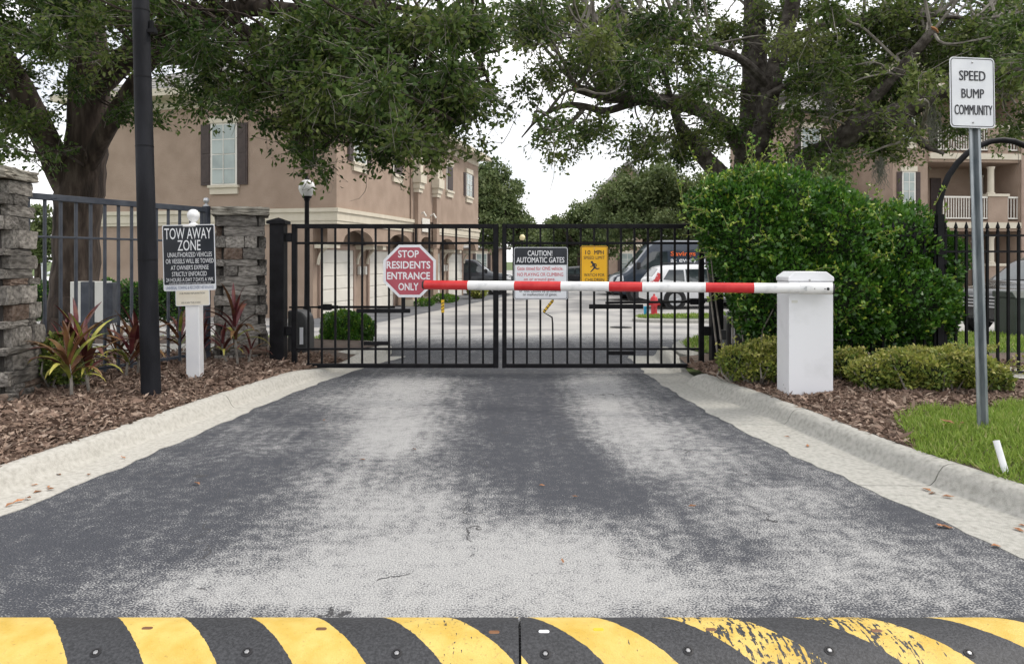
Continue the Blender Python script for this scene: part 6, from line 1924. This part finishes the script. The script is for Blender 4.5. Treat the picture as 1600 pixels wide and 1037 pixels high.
far_tree('rounded green tree beyond the far end of the left building', 772, 46, [(768, 300, 38, 46, 0), (800, 330, 34, 44, 1), (765, 350, 36, 40, -1), (815, 362, 22, 26, 0), (745, 300, 26, 40, 2)], 26000, .22, 61)
far_tree('feathery pale green tree in front of the distant gable', 905, 54, [(890, 355, 30, 26, 0), (925, 345, 38, 34, 0), (880, 378, 34, 22, 1), (935, 375, 40, 30, -1)], 18000, .26, 62)
far_tree('broad green tree spreading behind the van', 1008, 40, [(985, 310, 50, 42, 0), (1030, 295, 52, 48, 0), (1075, 315, 48, 48, 1), (1000, 350, 58, 34, -1), (1060, 360, 60, 30, 0), (960, 345, 36, 34, 0), (1110, 330, 44, 50, 0)], 40000, .19, 63)
far_tree('dark green tree low behind the black car', 868, 58, [(860, 385, 36, 22, 0), (838, 392, 30, 20, 1), (885, 400, 30, 22, 0)], 14000, .26, 64)
far_tree('small green tree past the pond at the far left', 58, 45, [(62, 350, 20, 28, 0), (50, 375, 24, 28, 0), (74, 385, 16, 26, 0)], 9000, .22, 65)
far_tree('green tree hiding the left wing of the right building', 1262, 24, [(1240, 300, 50, 40, 0), (1285, 290, 44, 36, 1), (1215, 330, 50, 40, 0)], 16000, .12, 66)
far_tree('tree row at the end of the rear drive', 850, 90, [(846, 372, 26, 18, 0), (826, 375, 20, 16, 2), (868, 362, 22, 22, 0)], 9000, .36, 67)
for i, (x, Y) in enumerate(((-330, 80), (-180, 95), (-60, 100), (1700, 70), (1850, 80))):
    far_tree(['far tree standing left of the pond', 'tall far tree behind the pond', 'round far tree right of the pond', 'far tree right of the pink building', 'last far tree right of the pink building'][i], x, Y, [(x, 390 - 20, 50, 34, 0), (x + 40, 385, 40, 28, 1), (x - 40, 388, 40, 26, 1)], 6000, .5, 70 + i)

# ------------------------------------------------------------------ red ti plants: every blade its own part
def ti_mesh(arch, w=.062):
    vs, fs = [], []
    n = 8
    x, z, a = 0.0, 0.0, math.radians(86)
    for i in range(n + 1):
        t = i / n
        hw_ = w * (math.sin(PI * min(1, t * .92 + .06)) ** .75) * (1 - .15 * t)
        if i == n: hw_ = .002
        vs += [(x - .25 * hw_ * math.sin(a), -hw_, z + .25 * hw_), (x, 0, z - .10 * hw_), (x - .25 * hw_ * math.sin(a), hw_, z + .25 * hw_)]
        x += math.cos(a) / n; z += math.sin(a) / n
        a -= math.radians(arch) / n * (.5 + t)
    for i in range(n):
        k = i * 3
        fs += [(k, k + 1, k + 4, k + 3), (k + 1, k + 2, k + 5, k + 4)]
    return vs, fs
TI = {}
for mt in ('ti_red', 'ti_brown', 'ti_green'):
    for arch in (35, 75, 120):
        me = bpy.data.meshes.new('leaf'); v, f = ti_mesh(arch); me.from_pydata(v, [], f); me.materials.append(M[mt])
        me.polygons.foreach_set('use_smooth', [True] * len(me.polygons)); TI[mt, arch] = me
def ti_plant(label, stems, seed, mix):
    r = random.Random(seed)
    b0 = stems[0]
    root = empty('ti_plant', (b0[0], b0[1], bed_z(b0[0], b0[1])), label, 'plant', 'red ti plants along the left fence')
    for (x, y, h, n, L) in stems:
        zb_ = bed_z(x, y)
        top = Vector((x + r.uniform(-.06, .06), y + r.uniform(-.04, .04), zb_ + h))
        mb = MB(); mb.tube([(x, y, zb_ - .03), Vector((x, y, zb_)).lerp(top, .5) + Vector((r.uniform(-.02, .02), 0, 0)), top], [.014, .012, .010], 7); mb.build('stem', 'twig', root, smooth=True)
        for i in range(n):
            t = i / max(1, n - 1)
            mt = r.choices(('ti_red', 'ti_brown', 'ti_green'), mix)[0]
            if t < .25 and r.random() < .5: mt = 'ti_green'
            arch = 35 if t > .7 else (75 if t > .35 else 120)
            o = bpy.data.objects.new('leaf', TI[mt, arch]); COL.objects.link(o)
            o.parent = root
            p = Vector((x, y, zb_)).lerp(top, .45 + .55 * t)
            o.location = p - WL[root]
            o.rotation_euler = (r.uniform(-.12, .12), (1 - t) * .75 + r.uniform(-.1, .25), i * 2.4 + r.uniform(-.4, .4))
            s = L * r.uniform(.75, 1.15) * (.75 + .35 * math.sin(PI * (t * .8 + .15)))
            o.scale = (s, s * r.uniform(.75, 1.1), s)
    return root
def G(px, py, dz=.14):
    Y = F * (EYE - dz) / (py - HY); return ((px - HX) * Y / F, Y)
def stems(*l): return [(G(px, py)[0], G(px, py)[1], h, n, L) for px, py, h, n, L in l]
ti_plant('large multicoloured ti plant at the foot of the left stone pillar', stems((112, 628, .30, 20, .42), (140, 618, .32, 18, .42), (95, 612, .26, 15, .38), (125, 606, .42, 16, .42)), 1, (.40, .40, .20))
ti_plant('reddish ti plant just left of the black pole', stems((196, 592, .26, 16, .46), (214, 588, .30, 15, .46), (182, 584, .22, 13, .42)), 2, (.5, .45, .05))
ti_plant('dark red ti plant partly behind the white sign post', stems((284, 572, .34, 14, .44), (322, 570, .24, 13, .38), (300, 566, .26, 9, .36)), 3, (.75, .22, .03))
ti_plant('tall dark red ti plant in front of the second stone pillar', stems((372, 575, .52, 20, .42), (356, 573, .22, 12, .30), (388, 572, .16, 8, .28)), 4, (.78, .2, .02))

# ------------------------------------------------------------------ litter
lm = []
for i in range(4):
    r = random.Random(40 + i); me = bpy.data.meshes.new('fallen_leaf')
    me.from_pydata([(0, 0, .002), (.35, .2, .12 + r.uniform(0, .1)), (.7, .17, .10), (1, 0, .04 + r.uniform(0, .15)), (.7, -.17, .06), (.35, -.22, .10 + r.uniform(0, .1)), (.5, 0, .01)], [], [(0, 6, 1), (1, 6, 2), (2, 6, 3), (3, 6, 4), (4, 6, 5), (5, 6, 0)])
    me.materials.append(M['dry_leaf']); lm.append(me)
r = random.Random(6)
def litter(pts, label, group, size, z=0.006):
    for px, py in pts:
        Y = F * (EYE - z) / (py - HY)
        o = bpy.data.objects.new('fallen_leaf', r.choice(lm)); COL.objects.link(o)
        o.location = ((px - HX) * Y / F, Y, z + .002); o.rotation_euler = (r.uniform(-.15, .15), r.uniform(-.15, .15), r.uniform(0, 6.3))
        s = size * r.uniform(.7, 1.25); o.scale = (s, s, s)
        tag(o, label, 'leaf', group)
litter([(72, 765), (75, 762), (95, 742), (140, 740), (20, 785), (8, 792), (40, 778), (52, 770), (196, 716), (60, 757)], 'small dry brown leaf lying in the left gutter', 'fallen leaves in the left gutter', .05)
litter([(1235, 683), (1463, 770), (1471, 775), (1455, 768), (1462, 818), (1466, 820), (1582, 824), (1590, 820), (1548, 852), (1262, 698)], 'small dry brown leaf lying in the right gutter', 'fallen leaves in the right gutter', .06)
litter([(312, 757), (903, 776), (571, 718), (650, 702), (508, 655), (842, 758), (1075, 791), (880, 880)], 'tiny dry leaf lying on the asphalt', 'fallen leaves on the asphalt', .045)
litter([(1492, 662), (1478, 664), (1500, 660)], 'dry leaf lying on the grass by the channel post', 'fallen leaves on the grass', .07, .22)
